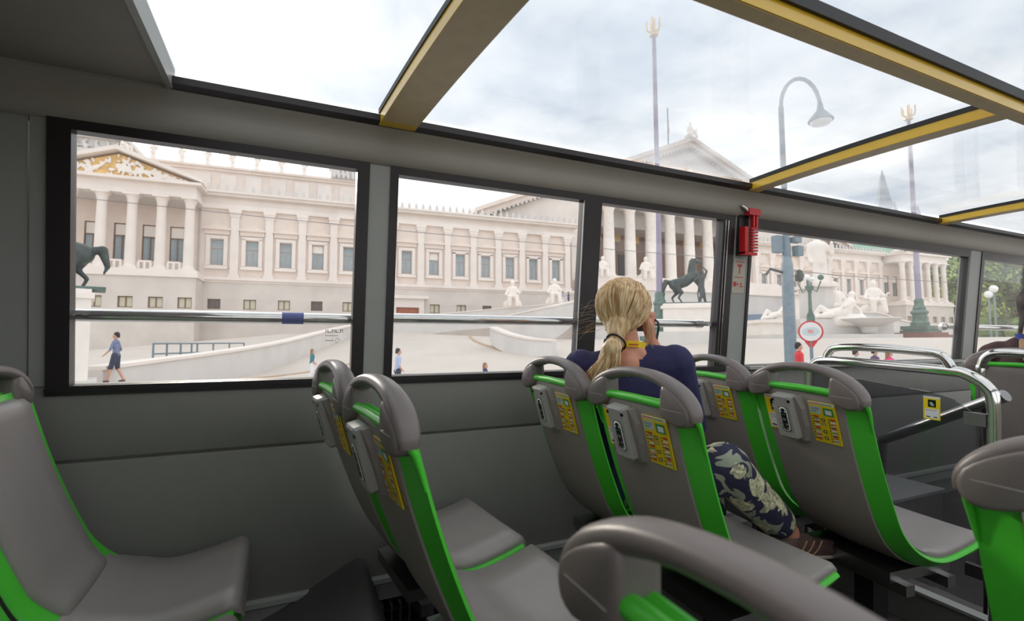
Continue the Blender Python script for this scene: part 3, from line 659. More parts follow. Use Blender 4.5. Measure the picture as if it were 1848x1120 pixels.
# ------------------------------------------------------------------ the woman (bus coordinates)
Vv = Vector
def woman():
    F = Vv((.605, .796, 0)); Rr = Vv((.796, -.605, 0)); U = Vv((0, 0, 1))
    H = Vv((1.115, 1.462, 1.262)); S = Vv((1.135, 1.46, 1.035))
    root = thing('person', 'woman with blond ponytail, navy top and flowered trousers photographing through the window', 'person', (1.2, 1.45, .47))
    O = Vv(root.location)
    hipR, hipL = Vv((1.22, 1.42, .575)), Vv((1.26, 1.58, .575))
    kR, kL = Vv((1.335, 1.205, .740)), Vv((1.62, 1.56, .60))
    aR, aL = Vv((1.64, 1.20, .478)), Vv((1.64, 1.54, .13))
    shR, shL = S+Rr*.165+U*.035, S-Rr*.165+U*.01
    elR, elL = S+Rr*.235+F*.10-U*.20, S-Rr*.20+F*.18-U*.18
    hR, hL = H+Rr*.094+F*.105-U*.07, H-Rr*.02+F*.19-U*.075
    wR, wL = hR-U*.055+Rr*.012+F*.005, hL-U*.05-Rr*.01
    c = []
    # trunk
    c += [(Vv((1.22, 1.50, .59)), Vv((1.19, 1.49, .78)), .135, .125, 'navy', F, .8), (Vv((1.19, 1.49, .78)), S-U*.10+F*.015, .125, .135, 'navy', F, .72),
          (shL+Rr*.03-U*.01, shR-Rr*.03-U*.01, .068, .068, 'navy'), (S-U*.06+Rr*.09, S-U*.06-Rr*.09, .095, .095, 'navy', F, .85),
          (S+U*.035+Rr*.10, S+U*.045+Rr*.05, .066, .055, 'navy', F, .9), (S+U*.01-Rr*.10, S+U*.03-Rr*.055, .062, .055, 'navy', F, .9)]
    # neck, head
    c += [(S+U*.035, H-U*.09-F*.01, .058, .052, 'skin'), (S+U*.055-F*.03, S+U*.03-F*.068, .048, .040, 'skin', F, .6), (S+U*.064-F*.044-Rr*.03, S+U*.064-F*.044+Rr*.03, .036, .034, 'skin', F, .6), (H-U*.01+F*.01, H+U*.02+F*.0, .079, .080, 'skin', Rr, .88), (H-U*.055+F*.055, H-U*.075+F*.06, .05, .04, 'skin', Rr, .9),
          (H-U*.01+F*.095, H-U*.03+F*.108, .010, .014, 'skin'), (H+U*.0+Rr*.078, H-U*.03+Rr*.076, .012, .010, 'skin', Rr, .5), (H+U*.0-Rr*.078, H-U*.03-Rr*.076, .012, .010, 'skin', Rr, .5),
          (H-U*.055+F*.098-Rr*.012, H-U*.055+F*.098+Rr*.012, .008, .008, 'skin')]
    # arms
    c += [(shR, elR, .066, .052, 'navy'), (elR, elR.lerp(wR, .55), .05, .042, 'navy'), (elR.lerp(wR, .5), wR, .038, .026, 'skin'),
          (shL, elL, .066, .052, 'navy'), (elL, elL.lerp(wL, .55), .05, .042, 'navy'), (elL.lerp(wL, .5), wL, .038, .026, 'skin')]
    # hands: palm and five bent fingers closed on the phone
    for (hh, wr_, sgn) in ((hR, wR, 1), (hL, wL, -1)):
        c.append((wr_, hh+U*.0, .025, .033, 'skin', Rr, .7))
        for k in range(4):
            b0 = hh+U*(.012+.016*(k if k < 3 else 2.6))+F*(-.004)+Rr*sgn*.010*(1-abs(k-1.5)/3); ln = (.034, .040, .037, .028)[k]
            m1 = b0+F*ln*.8+Rr*sgn*.016; e1 = m1+F*ln*.35-Rr*sgn*.028
            c += [(b0, m1, .0098, .0090, 'skin'), (m1, e1, .0088, .0074, 'skin')]
        t0 = hh-U*.012-F*.012; c += [(t0, t0+U*.030-F*.018-Rr*sgn*.006, .0115, .0100, 'skin'), (t0+U*.030-F*.018-Rr*sgn*.006, t0+U*.052-F*.008-Rr*sgn*.024, .0098, .0080, 'skin')]
    # legs in loose trousers, ankle, shoes
    c += [(hipR, kR, .105, .082, 'floral'), (kR, kR.lerp(aR, .80), .078, .062, 'floral'), (hipL, kL, .105, .085, 'floral'), (kL, kL.lerp(aL, .86), .08, .066, 'floral'),
          (kR.lerp(aR, .7), aR, .038, .038, 'skin'), (kL.lerp(aL, .8), aL, .036, .036, 'skin')]
    me = capsules([(q[0]-O, q[1]-O)+q[2:] for q in c], .0078, 3, 'person_body')
    link('body', me, root)
    # shoes
    for (an, d, nm) in ((aR, Vv((.37, -.0, -.06)), 'shoe'), (aL, Vv((.22, .02, -.0)), 'shoe')):
        if an is aL: d = Vv((.24, .01, -.03))
        d0 = d.normalized(); up = Vv((0, 0, 1)); up = (up-d0*up.dot(d0)).normalized(); heel = an-up*.045-d0*.035; toe = heel+d*.78
        side = d0.cross(up)
        me = capsules([(heel-O, heel+d*.35-O, .042, .042, 'shoe', up, 1.0), (heel+d*.3-O, toe-up*.012-O, .043, .036, 'shoe', up, .8), (an-up*.03-O, an+d0*.03-up*.035-O, .045, .04, 'shoe')], .007, 4, 'shoe')
        sh = link('shoe', me, root)
        sm = capsules([(heel-up*.032-d0*.01-O, heel+d*.4-up*.032-O, .043, .038, 'shoesole', up, .35), (heel+d*.4-up*.032-O, toe-up*.03+d0*.005-O, .040, .036, 'shoesole', up, .32)], .007, 3, 'sole')
        link('sole', sm, sh)
        for k in range(3):
            a = heel+d*(.08+.11*k)-side*-.0+up*.0
            for s_ in (1, -1): part('stripe', MB().tube([a+side*s_*.041-up*.022, a+side*s_*.042+d0*.03+up*.002, a+side*s_*.034+d0*.06+up*.028], .0028, 6), 'strap', sh, True, origin=O)
    # phone at the eye, lanyard
    ph = MB(); pc = hR+F*.035-Rr*.05+U*.03
    def pb(a, b, z0, z1, c0, c1):
        P_ = [pc+Rr*x+F*y+U*z for z in (z0, z1) for y in (c0, c1) for x in (a, b)]; i = len(ph.v); ph.v += [tuple(q) for q in P_]
        for q in ((0, 2, 3, 1), (4, 5, 7, 6), (0, 1, 5, 4), (2, 6, 7, 3), (0, 4, 6, 2), (1, 3, 7, 5)): ph.f.append(tuple(i+k for k in q)); ph.m.append(0)
    pb(-.11, .055, -.045, .04, -.012, .012); pb(-.04, .02, -.03, .03, .012, .05)
    CAMX = thing('camera', 'small dark camera held up to the woman\'s face', 'camera', tuple(pc-U*.045))
    part('camera_body', ph, 'phone', CAMX, origin=CAMX.location)
    part('wrist_strap', MB().tube(cat([pc+Rr*.05+U*.01, hR+Rr*.035+U*.02, hR+Rr*.033-U*.03, hR+Rr*.02-U*.075-F*.01], 5), .004, 6), 'phone', CAMX, True, origin=CAMX.location)
    la = []
    for k in range(13):
        a = math.pi*2*k/12; la.append(S+U*(.088+.012*math.cos(a))+Rr*.068*math.sin(a)-F*(.064*math.cos(a)+.006))
    lm = MB(); lm.rings([[p+U*.012, p+U*.012-(p-S-U*.08).normalized()*.003, p-U*.010-(p-S-U*.08).normalized()*.003, p-U*.010] for p in la[:-1]], closed=True)
    part('lanyard', lm, 'lanyard', root, origin=O, label='yellow lanyard round the neck')
    lt = MB()
    for k in range(6):
        p = S+U*.095-F*.0725+Rr*(.004+.0055*k); lt.poly([p, p+Rr*.004, p+Rr*.004+U*.006, p+U*.006])
    part('lanyard_print', lt, 'redprint', root, origin=O)
    # hair
    tie = H-F*.098-U*.118-Rr*.022
    cap_ = capsules([(H+U*.012-F*.008-O, H+U*.022-F*.012-O, .091, .091, 'hair', Rr, .93), (H-U*.01-F*.03-O, tie+U*.025+F*.012-O, .074, .032, 'hair', Rr, 1.0), (H-U*.02+Rr*.036-F*.02-O, tie+U*.03+F*.02-O, .050, .03, 'hair'), (H-U*.02-Rr*.036-F*.02-O, tie+U*.03+F*.02-O, .050, .03, 'hair')], .008, 3, 'hair')
    hr = link('hair', cap_, root)
    sm = MB(); rnd = random.Random(3)
    def strand(pts, r): sm.tube(cat(pts, 3), [r*(.6+.4*math.sin(math.pi*k/(3*(len(pts)-1)))) for k in range(3*(len(pts)-1)+1)], 4, caps=False)
    cc = H+U*.014-F*.01
    for k in range(330):
        a = rnd.uniform(-2.15, 2.15)        # around the hairline, 0 = crown
        tilt = rnd.uniform(-.35, .55)       # how far in front
        s_ = (U*math.cos(a)+Rr*math.sin(a))*math.cos(tilt)+F*math.sin(tilt)
        e_ = (tie-cc).normalized(); pts = []
        for j in range(6):
            t = j/5; d = s_.slerp(e_, t*.96) if s_.angle(e_) > .05 else e_
            rad = .0905+.005*math.sin(math.pi*t)+rnd.uniform(-.0015, .0035)
            d = Vv((d.x, d.y, d.z)); q = cc+d*rad
            w_ = max(0, t-.55)/.45; q = q.lerp(tie+Rr*rnd.uniform(-.012, .012)+U*rnd.uniform(-.01, .012), w_*w_)
            pts.append(q)
        strand(pts, rnd.uniform(.0014, .0032))
    part('strands', sm, 'hair', hr, True, origin=O)['kind'] = 'stuff'
    # ponytail
    pt = MB(); sm = pt
    pm = capsules([(tie-O, tie-F*.025-U*.02-Rr*.012-O, .030, .033, 'hair'), (tie-F*.02-U*.03-Rr*.02-O, tie-F*.012-U*.10-Rr*.045-O, .032, .026, 'hair'), (tie-F*.012-U*.10-Rr*.045-O, tie-F*.0-U*.185-Rr*.075-O, .024, .010, 'hair')], .007, 3, 'ponytail')
    po = link('ponytail', pm, root)
    for k in range(150):
        s0 = rnd.uniform(-1, 1); o1 = Rr*rnd.uniform(-.024, .022)-F*rnd.uniform(.0, .024)
        endp = tie-Rr*rnd.uniform(.015, .125)-U*rnd.uniform(.12, .235)-F*rnd.uniform(-.02, .02)
        m1 = tie+o1*1.1-U*.028-F*.018-Rr*.008; m2 = m1.lerp(endp, .5)-F*.012+Rr*rnd.uniform(-.012, .012)
        strand([tie+o1*.45, m1, m2, endp], rnd.uniform(.0013, .0028))
    part('strands', pt, 'hair', po, True, origin=O)['kind'] = 'stuff'
    fm = MB(); sm = fm
    for k in range(15):
        s0 = H-Rr*rnd.uniform(.06, .09)+U*rnd.uniform(-.10, .03)-F*rnd.uniform(0, .05)
        l = rnd.uniform(.04, .13); strand([s0, s0-Rr*l*.5+U*rnd.uniform(-.02, .01), s0-Rr*l-U*rnd.uniform(0, .05)], .0005)
    for k in range(10):
        s0 = H+Rr*rnd.uniform(.07, .088)-U*rnd.uniform(.0, .06)-F*.02; l = rnd.uniform(.06, .12)
        strand([s0, s0+Rr*.012-U*l*.5, s0+Rr*rnd.uniform(-.005, .025)-U*l], .0009)
    part('loose_hair', fm, 'hair', hr, True, origin=O)['kind'] = 'stuff'
    tm = MB()
    for off, rr in ((0, .0345), (.012, .033)):
        cpt = tie-F*.004-U*(.002+off)-Rr*off*.8; ax = (F*-.6-U*.6-Rr*.4).normalized(); x = ax.orthogonal().normalized(); y = ax.cross(x)
        tm.rings([[cpt+(x*math.cos(a)+y*math.sin(a))*(rr+.0035*math.cos(b))+ax*.0035*math.sin(b) for b in [j*math.pi/3 for j in range(6)]] for a in [k*math.pi/12 for k in range(24)]], closed=True)
    part('hair_tie', tm, 'hairtie', root, True, origin=O)
woman()

# ------------------------------------------------------------------ the man at the right edge
def front_man():
    root = thing('person', 'dark-haired man in brown jacket with tan shoulder strap at the right edge', 'person', (3.70, 1.25, .47)); O = Vv(root.location)
    H = Vv((3.70, 1.245, 1.33)); S = Vv((3.68, 1.25, 1.08)); F = Vv((1, 0, 0)); Yv = Vv((0, 1, 0)); U = Vv((0, 0, 1))
    c = [(Vv((3.74, 1.25, .60)), S-U*.08, .15, .165, 'brownjacket', F, .7), (S+Yv*.15-U*.01, S-Yv*.15-U*.01, .075, .075, 'brownjacket'), (S+U*.02+Yv*.06, S+U*.02-Yv*.06, .075, .075, 'brownjacket'),
         (S+U*.05, H-U*.09, .062, .058, 'skin'), (H-U*.01+F*.01, H+U*.025, .088, .09, 'skin', Yv, .86), (H-U*.065+F*.05, H-U*.08+F*.055, .05, .042, 'skin', Yv, .9), (H-U*.02+F*.1, H-U*.04+F*.112, .011, .015, 'skin'),
         (H+Yv*.08, H+Yv*.08-U*.03, .014, .011, 'skin', Yv, .5), (H-Yv*.08, H-Yv*.08-U*.03, .014, .011, 'skin', Yv, .5)]
    for s in (1, -1):
        c += [(S+Yv*s*.18-U*.02, S+Yv*s*.25+F*.06-U*.28, .07, .056, 'brownjacket'), (S+Yv*s*.25+F*.06-U*.28, S+Yv*s*.14+F*.30-U*.36, .054, .040, 'brownjacket'), (S+Yv*s*.14+F*.30-U*.36, S+Yv*s*.10+F*.37-U*.37, .032, .034, 'skin', U, .6)]
        for k in range(4): b = S+Yv*(s*.10+(k-1.5)*.018)+F*.38-U*.37; c += [(b, b+F*.04-U*.008, .0095, .009, 'skin'), (b+F*.04-U*.008, b+F*.06-U*.03, .009, .0075, 'skin')]
        b = S+Yv*(s*.06)+F*.34-U*.37; c.append((b, b+F*.04-Yv*s*.015, .011, .009, 'skin'))
        c += [(Vv((3.78, 1.25+s*.09, .56)), Vv((4.20, 1.25+s*.11, .55)), .09, .07, 'denim'), (Vv((4.20, 1.25+s*.11, .55)), Vv((4.20, 1.25+s*.11, .10)), .065, .05, 'denim'), (Vv((4.18, 1.25+s*.11, .045)), Vv((4.36, 1.25+s*.12, .04)), .043, .036, 'shoe')]
    link('body', capsules([(q[0]-O, q[1]-O)+q[2:] for q in c], .011, 3, 'person_body'), root)
    link('hair', capsules([(H+U*.03-F*.012-O, H+U*.045+F*.01-O, .094, .092, 'darkhair', Yv, .92), (H-U*.02-F*.03-O, H-U*.06-F*.045-O, .075, .05, 'darkhair', Yv, 1.1)], .009, 3, 'hair'), root)
    part('collar', MB().rings([[S+U*(.085+.02*b)+F*(-.012+.068*math.cos(a)*(1+.1*b))+Yv*.074*math.sin(a)*(1+.1*b) for a in [k*math.pi/8 for k in range(16)]] for b in (-1, 0, 1)], caps=False), 'bluecollar', root, True, origin=O)
    part('shoulder_strap', MB().tube(cat([S+Yv*.03-F*.06+U*.07, S+Yv*.0-F*.125+U*.0, S-Yv*.06-F*.14-U*.12, S-Yv*.12-F*.13-U*.25], 4), .018, 6), 'strap', root, True, origin=O)
    g = MB()
    for s in (1, -1): g.tube([H+Yv*s*.082-F*.0+U*.008, H+Yv*s*.08+F*.095+U*.005], .003, 6)
    part('glasses', g, 'white', root, True, origin=O)
front_man()
BUS_OBJS = [o for o in bpy.data.objects if o not in BUS_BEFORE]

# ------------------------------------------------------------------ lean the bus with the road camber
bpy.context.view_layer.update()
TB = Matrix.Translation(EYE) @ Matrix.Rotation(R(2.5), 4, 'X') @ Matrix.Translation(-EYE)
for o in BUS_OBJS:
    if o.parent is None: o.matrix_world = TB @ o.matrix_world

# ================================================================== OUTSIDE
# terrain: heights relative to the eye, by azimuth and distance
AZ = [-40, -20, 0, 12, 30, 45, 90]
GR = [0, 18, 22, 27, 33, 40, 48, 56, 70, 160]
GZ = [[-2.2, -1.75, -1.55, -1.5, -1.5, -1.4, -1.2, -1.0, -1.0, -1.0], [-2.2, -1.75, -1.5, -1.5, -1.5, -1.4, -1.2, -1.0, -1.0, -1.0],
      [-2.2, -2.0, -1.98, -1.93, -1.75, -1.2, -.2, 1.0, 1.2, 1.2], [-2.2, -2.0, -1.9, -1.65, -1.2, -.5, .4, 1.2, 1.3, 1.3],
      [-2.2, -2.05, -1.95, -1.3, -.4, .1, .3, .4, .5, .6], [-2.2, -2.05, -2.0, -1.0, .2, .27, .3, .35, .5, .6], [-2.2, -2.05, -2.0, -1.0, .2, .25, .3, .3, .4, .4]]
def gz(x, y):
    a = math.degrees(math.atan2(x, y)); r = math.hypot(x, y)
    if a < AZ[0]: i, fa = 0, 0.
    elif a >= AZ[-1]: i, fa = len(AZ)-2, 1.
    else:
        i = max(k for k in range(len(AZ)-1) if AZ[k] <= a); fa = (a-AZ[i])/(AZ[i+1]-AZ[i])
    r = min(r, 159.9); j = max(k for k in range(len(GR)-1) if GR[k] <= r); fr = (r-GR[j])/(GR[j+1]-GR[j])
    f = lambda q: q[j]*(1-fr)+q[j+1]*fr
    return f(GZ[i])*(1-fa)+f(GZ[i+1])*fa+1.2
def gp(px, py):   # where the sight line of a picture point meets the terrain
    d = ray(px, py); h = math.hypot(d.x, d.y); r = 6
    while r < 150:
        p = EYE+d*(r/h)
        if p.z <= gz(p.x, p.y): return p
        r += .05
    return EYE+d*(150/h)
def onground(px, r):
    d = ray(px, 600); h = math.hypot(d.x, d.y); x, y = d.x*r/h, d.y*r/h
    return Vector((x, y, gz(x, y)))
mb = MB(); az = [-60+2.5*k for k in range(73)]; rr = [1.5, 6, 12, 16, 18, 20, 22, 24.5, 27, 30, 33, 36.5, 40, 44, 48, 52, 56, 63, 70, 85, 110, 159]
idx = {}
for i, a in enumerate(az):
    for j, r in enumerate(rr):
        x, y = r*math.sin(R(a)), r*math.cos(R(a)); idx[i, j] = len(mb.v); mb.v.append((x, y, gz(x, y)))
for i in range(len(az)-1):
    for j in range(len(rr)-1):
        mb.f.append((idx[i, j], idx[i, j+1], idx[i+1, j+1], idx[i+1, j])); mb.m.append(1 if rr[j] < 16 or (az[i] >= 32 and rr[j] < 22) else 0)
struct('ground', mb, ['pave', 'asphalt'], True)
struct('ground_base', MB().box(-220, 220, -220, 260, -1.12, -1.02), 'asphalt')

# ------------------------------------------------------------------ the long pale building
TH = R(-3.58)
B = thing('palace', 'long pale classical palace with columns, pilasters and pediments across the square', 'building', (0, 64.8, 1.2), (0, 0, TH))
def bb(mb, s0, s1, d0, d1, h0, h1, m=0): return mb.box(s0, s1, -d1, -d0, h0, h1, m)
def bpart(name, mb, mats, smooth=False): return part(name, mb, mats, B, smooth)
def holed(s0, s1, h0, h1, d, holes, depth=.4):
    xs = sorted({s0, s1}|{v for q in holes for v in q[:2]}); zs = sorted({h0, h1}|{v for q in holes for v in q[2:]}); mb = MB()
    for a, b in zip(xs, xs[1:]):
        for c, e_ in zip(zs, zs[1:]):
            mx_, mz = (a+b)/2, (c+e_)/2
            if any(q[0] < mx_ < q[1] and q[2] < mz < q[3] for q in holes): continue
            mb.poly([(a, -d, c), (b, -d, c), (b, -d, e_), (a, -d, e_)])
    for a, b, c, e_ in holes:
        y0, y1 = -d, -d+depth
        mb.poly([(a, y0, c), (a, y1, c), (a, y1, e_), (a, y0, e_)]); mb.poly([(b, y0, c), (b, y0, e_), (b, y1, e_), (b, y1, c)])
        mb.poly([(a, y0, e_), (a, y1, e_), (b, y1, e_), (b, y0, e_)]); mb.poly([(a, y0, c), (b, y0, c), (b, y1, c), (a, y1, c)])
    return mb
def wmesh(w_, h_, trans, fr=.09):
    mb = MB().box(-w_/2, -w_/2+fr, -.06, .06, 0, h_).box(w_/2-fr, w_/2, -.06, .06, 0, h_).box(-w_/2, w_/2, -.06, .06, h_-fr, h_).box(-w_/2, w_/2, -.06, .06, 0, fr).box(-.05, .05, -.06, .06, 0, h_*trans)
    if trans < 1: mb.box(-w_/2, w_/2, -.06, .06, h_*trans-.05, h_*trans+.05)
    return mb
W1 = wmesh(1.32, 3.0, .66).mesh('window', 'winframe_grey'); W1p = MB().box(-.62, .62, .02, .05, .04, 2.96).mesh('pane', 'winpane'); W1b = MB().box(-.60, .60, -.02, .01, 2.05, 2.93).mesh('blind', 'blind')
W2 = wmesh(1.3, 1.15, 1).mesh('window', 'winframe'); W2p = MB().box(-.6, .6, .02, .05, .04, 1.11).mesh('pane', 'pane_cream'); W2d = MB().box(-.6, .6, .02, .05, .04, 1.11).mesh('pane', 'pane_dark')
W3 = wmesh(1.5, 4.0, .66).mesh('window', 'winframe'); W3p = MB().box(-.7, .7, .02, .05, .04, 3.9).mesh('pane', 'winpane'); W3b = MB().box(-.68, .68, -.03, .0, 2.72, 3.9).mesh('blind', 'blind')
mb = MB()
for a in (-1, 1): mb.box(a*.88-.2, a*.88+.2, -.16, .05, -.05, 3.2)
mb.box(-1.08, 1.08, -.16, .05, 3.05, 3.4); mb.box(-1.15, 1.15, -.32, .05, -.45, -.1)
SUR = mb.mesh('window_surround', 'stone')
PED = MB().prism([(-1.45, 0), (1.45, 0), (1.45, .14), (0, .72), (-1.45, .14)], -.5, .05).prism([(-1.3, -.5), (1.3, -.5), (1.3, 0), (-1.3, 0)], -.2, .05).mesh('window_pediment', 'stone_warm')
PIL = MB().box(-.42, .42, 0, .45, 0, 7.9).box(-.56, .56, -.12, .45, 0, .35).box(-.5, .5, -.06, .45, 7.0, 7.2).box(-.58, .58, -.12, .45, 7.2, 7.55).box(-.66, .66, -.2, .45, 7.55, 7.9).mesh('pilaster', 'stone')
def colmesh(r, h, n=18):
    return MB().lathe([(r*1.35, 0), (r*1.35, .25), (r*1.2, .3), (r*1.2, .42), (r*1.02, .5), (r, .9), (r*.98, h*.35), (r*.86, h-1.0), (r*.9, h-.95), (r*.9, h-.85), (r*1.1, h-.4), (r*1.3, h-.2), (r*1.35, h-.18), (r*1.35, h)], n=n).box(-r*1.45, r*1.45, -r*1.45, r*1.45, h-.18, h).box(-r*1.45, r*1.45, -r*1.45, r*1.45, 0, .2)
COLM = colmesh(.50, 7.9).mesh('column', 'stone', True)
COLB = colmesh(.92, 11.4, 24).mesh('column', 'marble', True)
def at(name, me, s, d, h): return link(name, me, B, (s, -d, h))
def wing(s0, s1, cents, pils, blinds):
    holes = [(c-.66, c+.66, 9.05, 12.05) for c in cents]+[(c-.65, c+.65, 3.95, 5.1) for c in cents]
    bpart('wall', holed(s0, s1, 7.6, 15.6, -.4, [q for q in holes if q[2] > 8]), 'stone_warm')
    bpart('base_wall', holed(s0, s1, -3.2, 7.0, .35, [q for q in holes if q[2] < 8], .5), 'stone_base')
    bpart('string_course', bb(bb(MB(), s0, s1, -2, .45, 7.0, 7.25), s0, s1, -2, .7, 7.25, 7.6), 'stone')
    bpart('plinth_band', bb(MB(), s0, s1, -1, .45, 2.6, 2.9), 'stone_grey')
    for k, c in enumerate(cents):
        w_ = at('window', W1, c, -.62, 9.05); link('pane', W1p, w_)
        if k in blinds: link('blind', W1b, w_)
        at('window_surround', SUR, c, -.35, 9.05); at('window_pediment', PED, c, -.35, 13.1)
        w_ = at('window', W2, c, .1, 3.95); link('pane', W2p if k % 3 else W2d, w_)
    for p_ in pils: at('pilaster', PIL, p_, 0, 7.65)
    bpart('entablature', bb(bb(bb(bb(MB(), s0-.3, s1+.3, -3, .1, 15.55, 16.1), s0-.3, s1+.3, -3, -.1, 16.1, 16.9), s0-.6, s1+.6, -3, .75, 16.9, 17.2), s0-.7, s1+.7, -3, 1.0, 17.2, 17.45), 'stone')
    cr_ = MB(); s = s0
    while s < s1: cr_.box(s, s+.35, -.9, -.7, 17.45, 17.95); cr_.box(s+.1, s+.25, -.88, -.72, 17.95, 18.2); s += .9
    bpart('cresting', cr_, 'stone_grey')['kind'] = 'stuff'
    bpart('roof_slab', bb(MB(), s0, s1, -12, -.6, 17.2, 17.45), 'stone_grey')
    bpart('end_wall', bb(bb(MB(), s0, s0+.3, -12, -.4, -3, 17.2), s1-.3, s1, -12, -.4, -3, 17.2), 'stone')
C1 = [-7.0+3.6*k for k in range(13)]
wing(-8.9, 38.9, C1, [-5.2+3.6*k for k in range(13)], {3, 7})
C2 = [76.8+3.6*k for k in range(9)]
wing(74.0, 107.5, C2, [75.0+3.6*k for k in range(10)], {2})
# doorway at the foot of the left wing
at('doorway', MB().box(-2.1, -1.45, -.5, .1, -2, 3.3).box(1.45, 2.1, -.5, .1, -2, 3.3).box(-2.1, 2.1, -.5, .1, 3.3, 4.4).box(-2.6, 2.6, -.9, .1, 4.4, 4.8).mesh('doorway', 'stone'), 14.6, .35, 1.3)
at('door', MB().box(-1.45, 1.45, -.15, .05, -2, 3.3).mesh('door', 'door_wood'), 14.6, .4, 1.3)
# corner pavilions with columned porch and gilded pediment
def pavilion(sc, n, gold):
    w_ = 7.1; d = 2.8
    s0, s1 = sc-w_, sc+w_
    ws = [sc-2.58*2.5+2.58*k+.05 for k in range(6)]; cols = [sc+2.58*(k-2.5) for k in range(6)]
    cw = [sc+2.58*(k-2)-.55 for k in range(5)]
    bpart('wall', holed(s0, s1, 7.6, 15.6, -.6, [(c-.75, c+.75, 9.2, 13.2) for c in cw]), 'stone_warm')
    bpart('porch_side', bb(bb(MB(), s0-.2, s0+.3, -4, -.5, 7, 15.6), s1-.3, s1+.2, -4, -.5, 7, 15.6), 'stone')
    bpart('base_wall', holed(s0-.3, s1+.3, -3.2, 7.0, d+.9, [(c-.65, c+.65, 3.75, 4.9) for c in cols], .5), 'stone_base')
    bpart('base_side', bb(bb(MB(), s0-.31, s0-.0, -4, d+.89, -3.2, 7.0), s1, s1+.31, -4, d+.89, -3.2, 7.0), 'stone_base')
    bpart('string_course', bb(bb(MB(), s0-.5, s1+.5, -4, d+1.1, 7.0, 7.35), s0-.4, s1+.4, -4, d+.95, 7.35, 7.75), 'stone')
    for c in cw:
        q = at('window', W3, c, -.85, 9.2); link('pane', W3p, q); link('blind', W3b, q)
    for c in cols:
        q = at('window', W2, c, d+.6, 3.75); link('pane', W2p, q)
    for c in cols: at('column', COLM, c, d, 7.75)
    for a, b in zip(cols, cols[1:]):
        mb = MB()
        bb(mb, a+.7, b-.7, d-.1, d+.1, 8.55, 8.75); bb(mb, a+.7, b-.7, d-.1, d+.1, 7.75, 7.9)
        for f in (.74, 1.28, 1.82): bb(mb, a+f-.12, a+f+.12, d-.1, d+.1, 7.9, 8.55)
        bpart('balustrade', mb, 'stone')
    bpart('entablature', bb(bb(bb(MB(), s0, s1, -4, d+.45, 15.65, 16.2), s0+.1, s1-.1, -4, d+.35, 16.2, 16.95), s0-.5, s1+.5, -4, d+1.0, 16.95, 17.25), 'stone')
    bpart('porch_ceiling', bb(MB(), s0, s1, -3, d, 15.5, 15.66), 'stone_grey')
    A = 2.75
    bpart('tympanum', MB().prism([(s0+.4, 17.25), (s1-.4, 17.25), (sc, 17.25+A-.35)], -d-.3, -d+1.2), 'gold')
    rk = MB()
    for q in (-1, 1): rk.prism([(sc+q*(w_+.6), 17.25), (sc+q*(w_+.6), 17.6), (sc, 17.6+A), (sc, 17.15+A)], -d-1.1, -d+1.2)
    bpart('raking_cornice', rk, 'stone')
    caps = []; rnd = random.Random(n)
    for k in range(210):
        u_ = rnd.uniform(-.95, .95); hh = (1-abs(u_))*(A-.45)
        x = sc+u_*(w_-.7); z = 17.32+rnd.uniform(0, max(.02, hh-.25)); a_ = rnd.uniform(0, 6.28); l = rnd.uniform(.05, .32)
        if rnd.random() < .22: continue
        caps.append((Vector((x, -d-.38, z)), Vector((x+l*math.cos(a_), -d-.42, z+abs(l*math.sin(a_)))), rnd.uniform(.11, .2), rnd.uniform(.08, .14), 'marble'))
    link('relief_figures', capsules(caps, .075, 1, 'relief'), B)['kind'] = 'stuff'
    mb = MB(); bb(mb, s0, s1, -12, -3.5, 15, 17.4); bpart('rear_block', mb, 'stone')
pavilion(-15.55, 1, True)
pavilion(115.6, 2, False)
# raised attic behind the left wing
bpart('attic_wall', bb(bb(bb(bb(MB(), -17.6, 10, -16, -6, 15, 21.7), -17.7, 10.2, -16, -5.8, 21.7, 22.05), -17.8, 10.3, -16, -5.6, 22.05, 22.35), -17.6, 10, -16, -5.8, 18.2, 18.5), 'stone_warm')
ap = MB()
for k in range(9): bb(ap, -16.4+2.85*k, -14.6+2.85*k, -6.1, -5.9, 19.0, 21.3)
bpart('attic_panels', ap, 'stone')
bpart('attic_end_block', bb(bb(MB(), 5.2, 9.8, -9, -5.5, 22.3, 24.3), 5.0, 10, -9, -5.3, 24.3, 24.6), 'stone_grey')
bpart('attic_pavilion', bb(bb(bb(bb(MB(), -32, -17.9, -16, -6, 15, 22.3), -32.3, -17.6, -16, -5.6, 22.3, 22.7), -32, -17.9, -16, -5.9, 22.7, 24.0), -32.4, -17.5, -16, -5.4, 24.0, 24.5), 'stone_grey')
caps = []; rnd = random.Random(9)
for k in range(14):
    x = -31.5+k*1.0; caps += [(Vector((x, 5.75, 22.75)), Vector((x+rnd.uniform(-.3, .3), 5.7, 23.5)), .22, .16, 'stone_grey'), (Vector((x, 5.7, 23.65)), Vector((x+.02, 5.7, 23.7)), .15, .15, 'stone_grey'), (Vector((x, 5.7, 23.2)), Vector((x+.5, 5.7, 23.0)), .1, .1, 'stone_grey')]
for k in range(7): x = 5.6+k*.6; caps += [(Vector((x, 5.35, 22.5)), Vector((x+rnd.uniform(-.2, .2), 5.35, 23.6)), .25, .2, 'stone_grey')]
link('frieze_relief', capsules(caps, .1, 2, 'relief'), B)['kind'] = 'stuff'
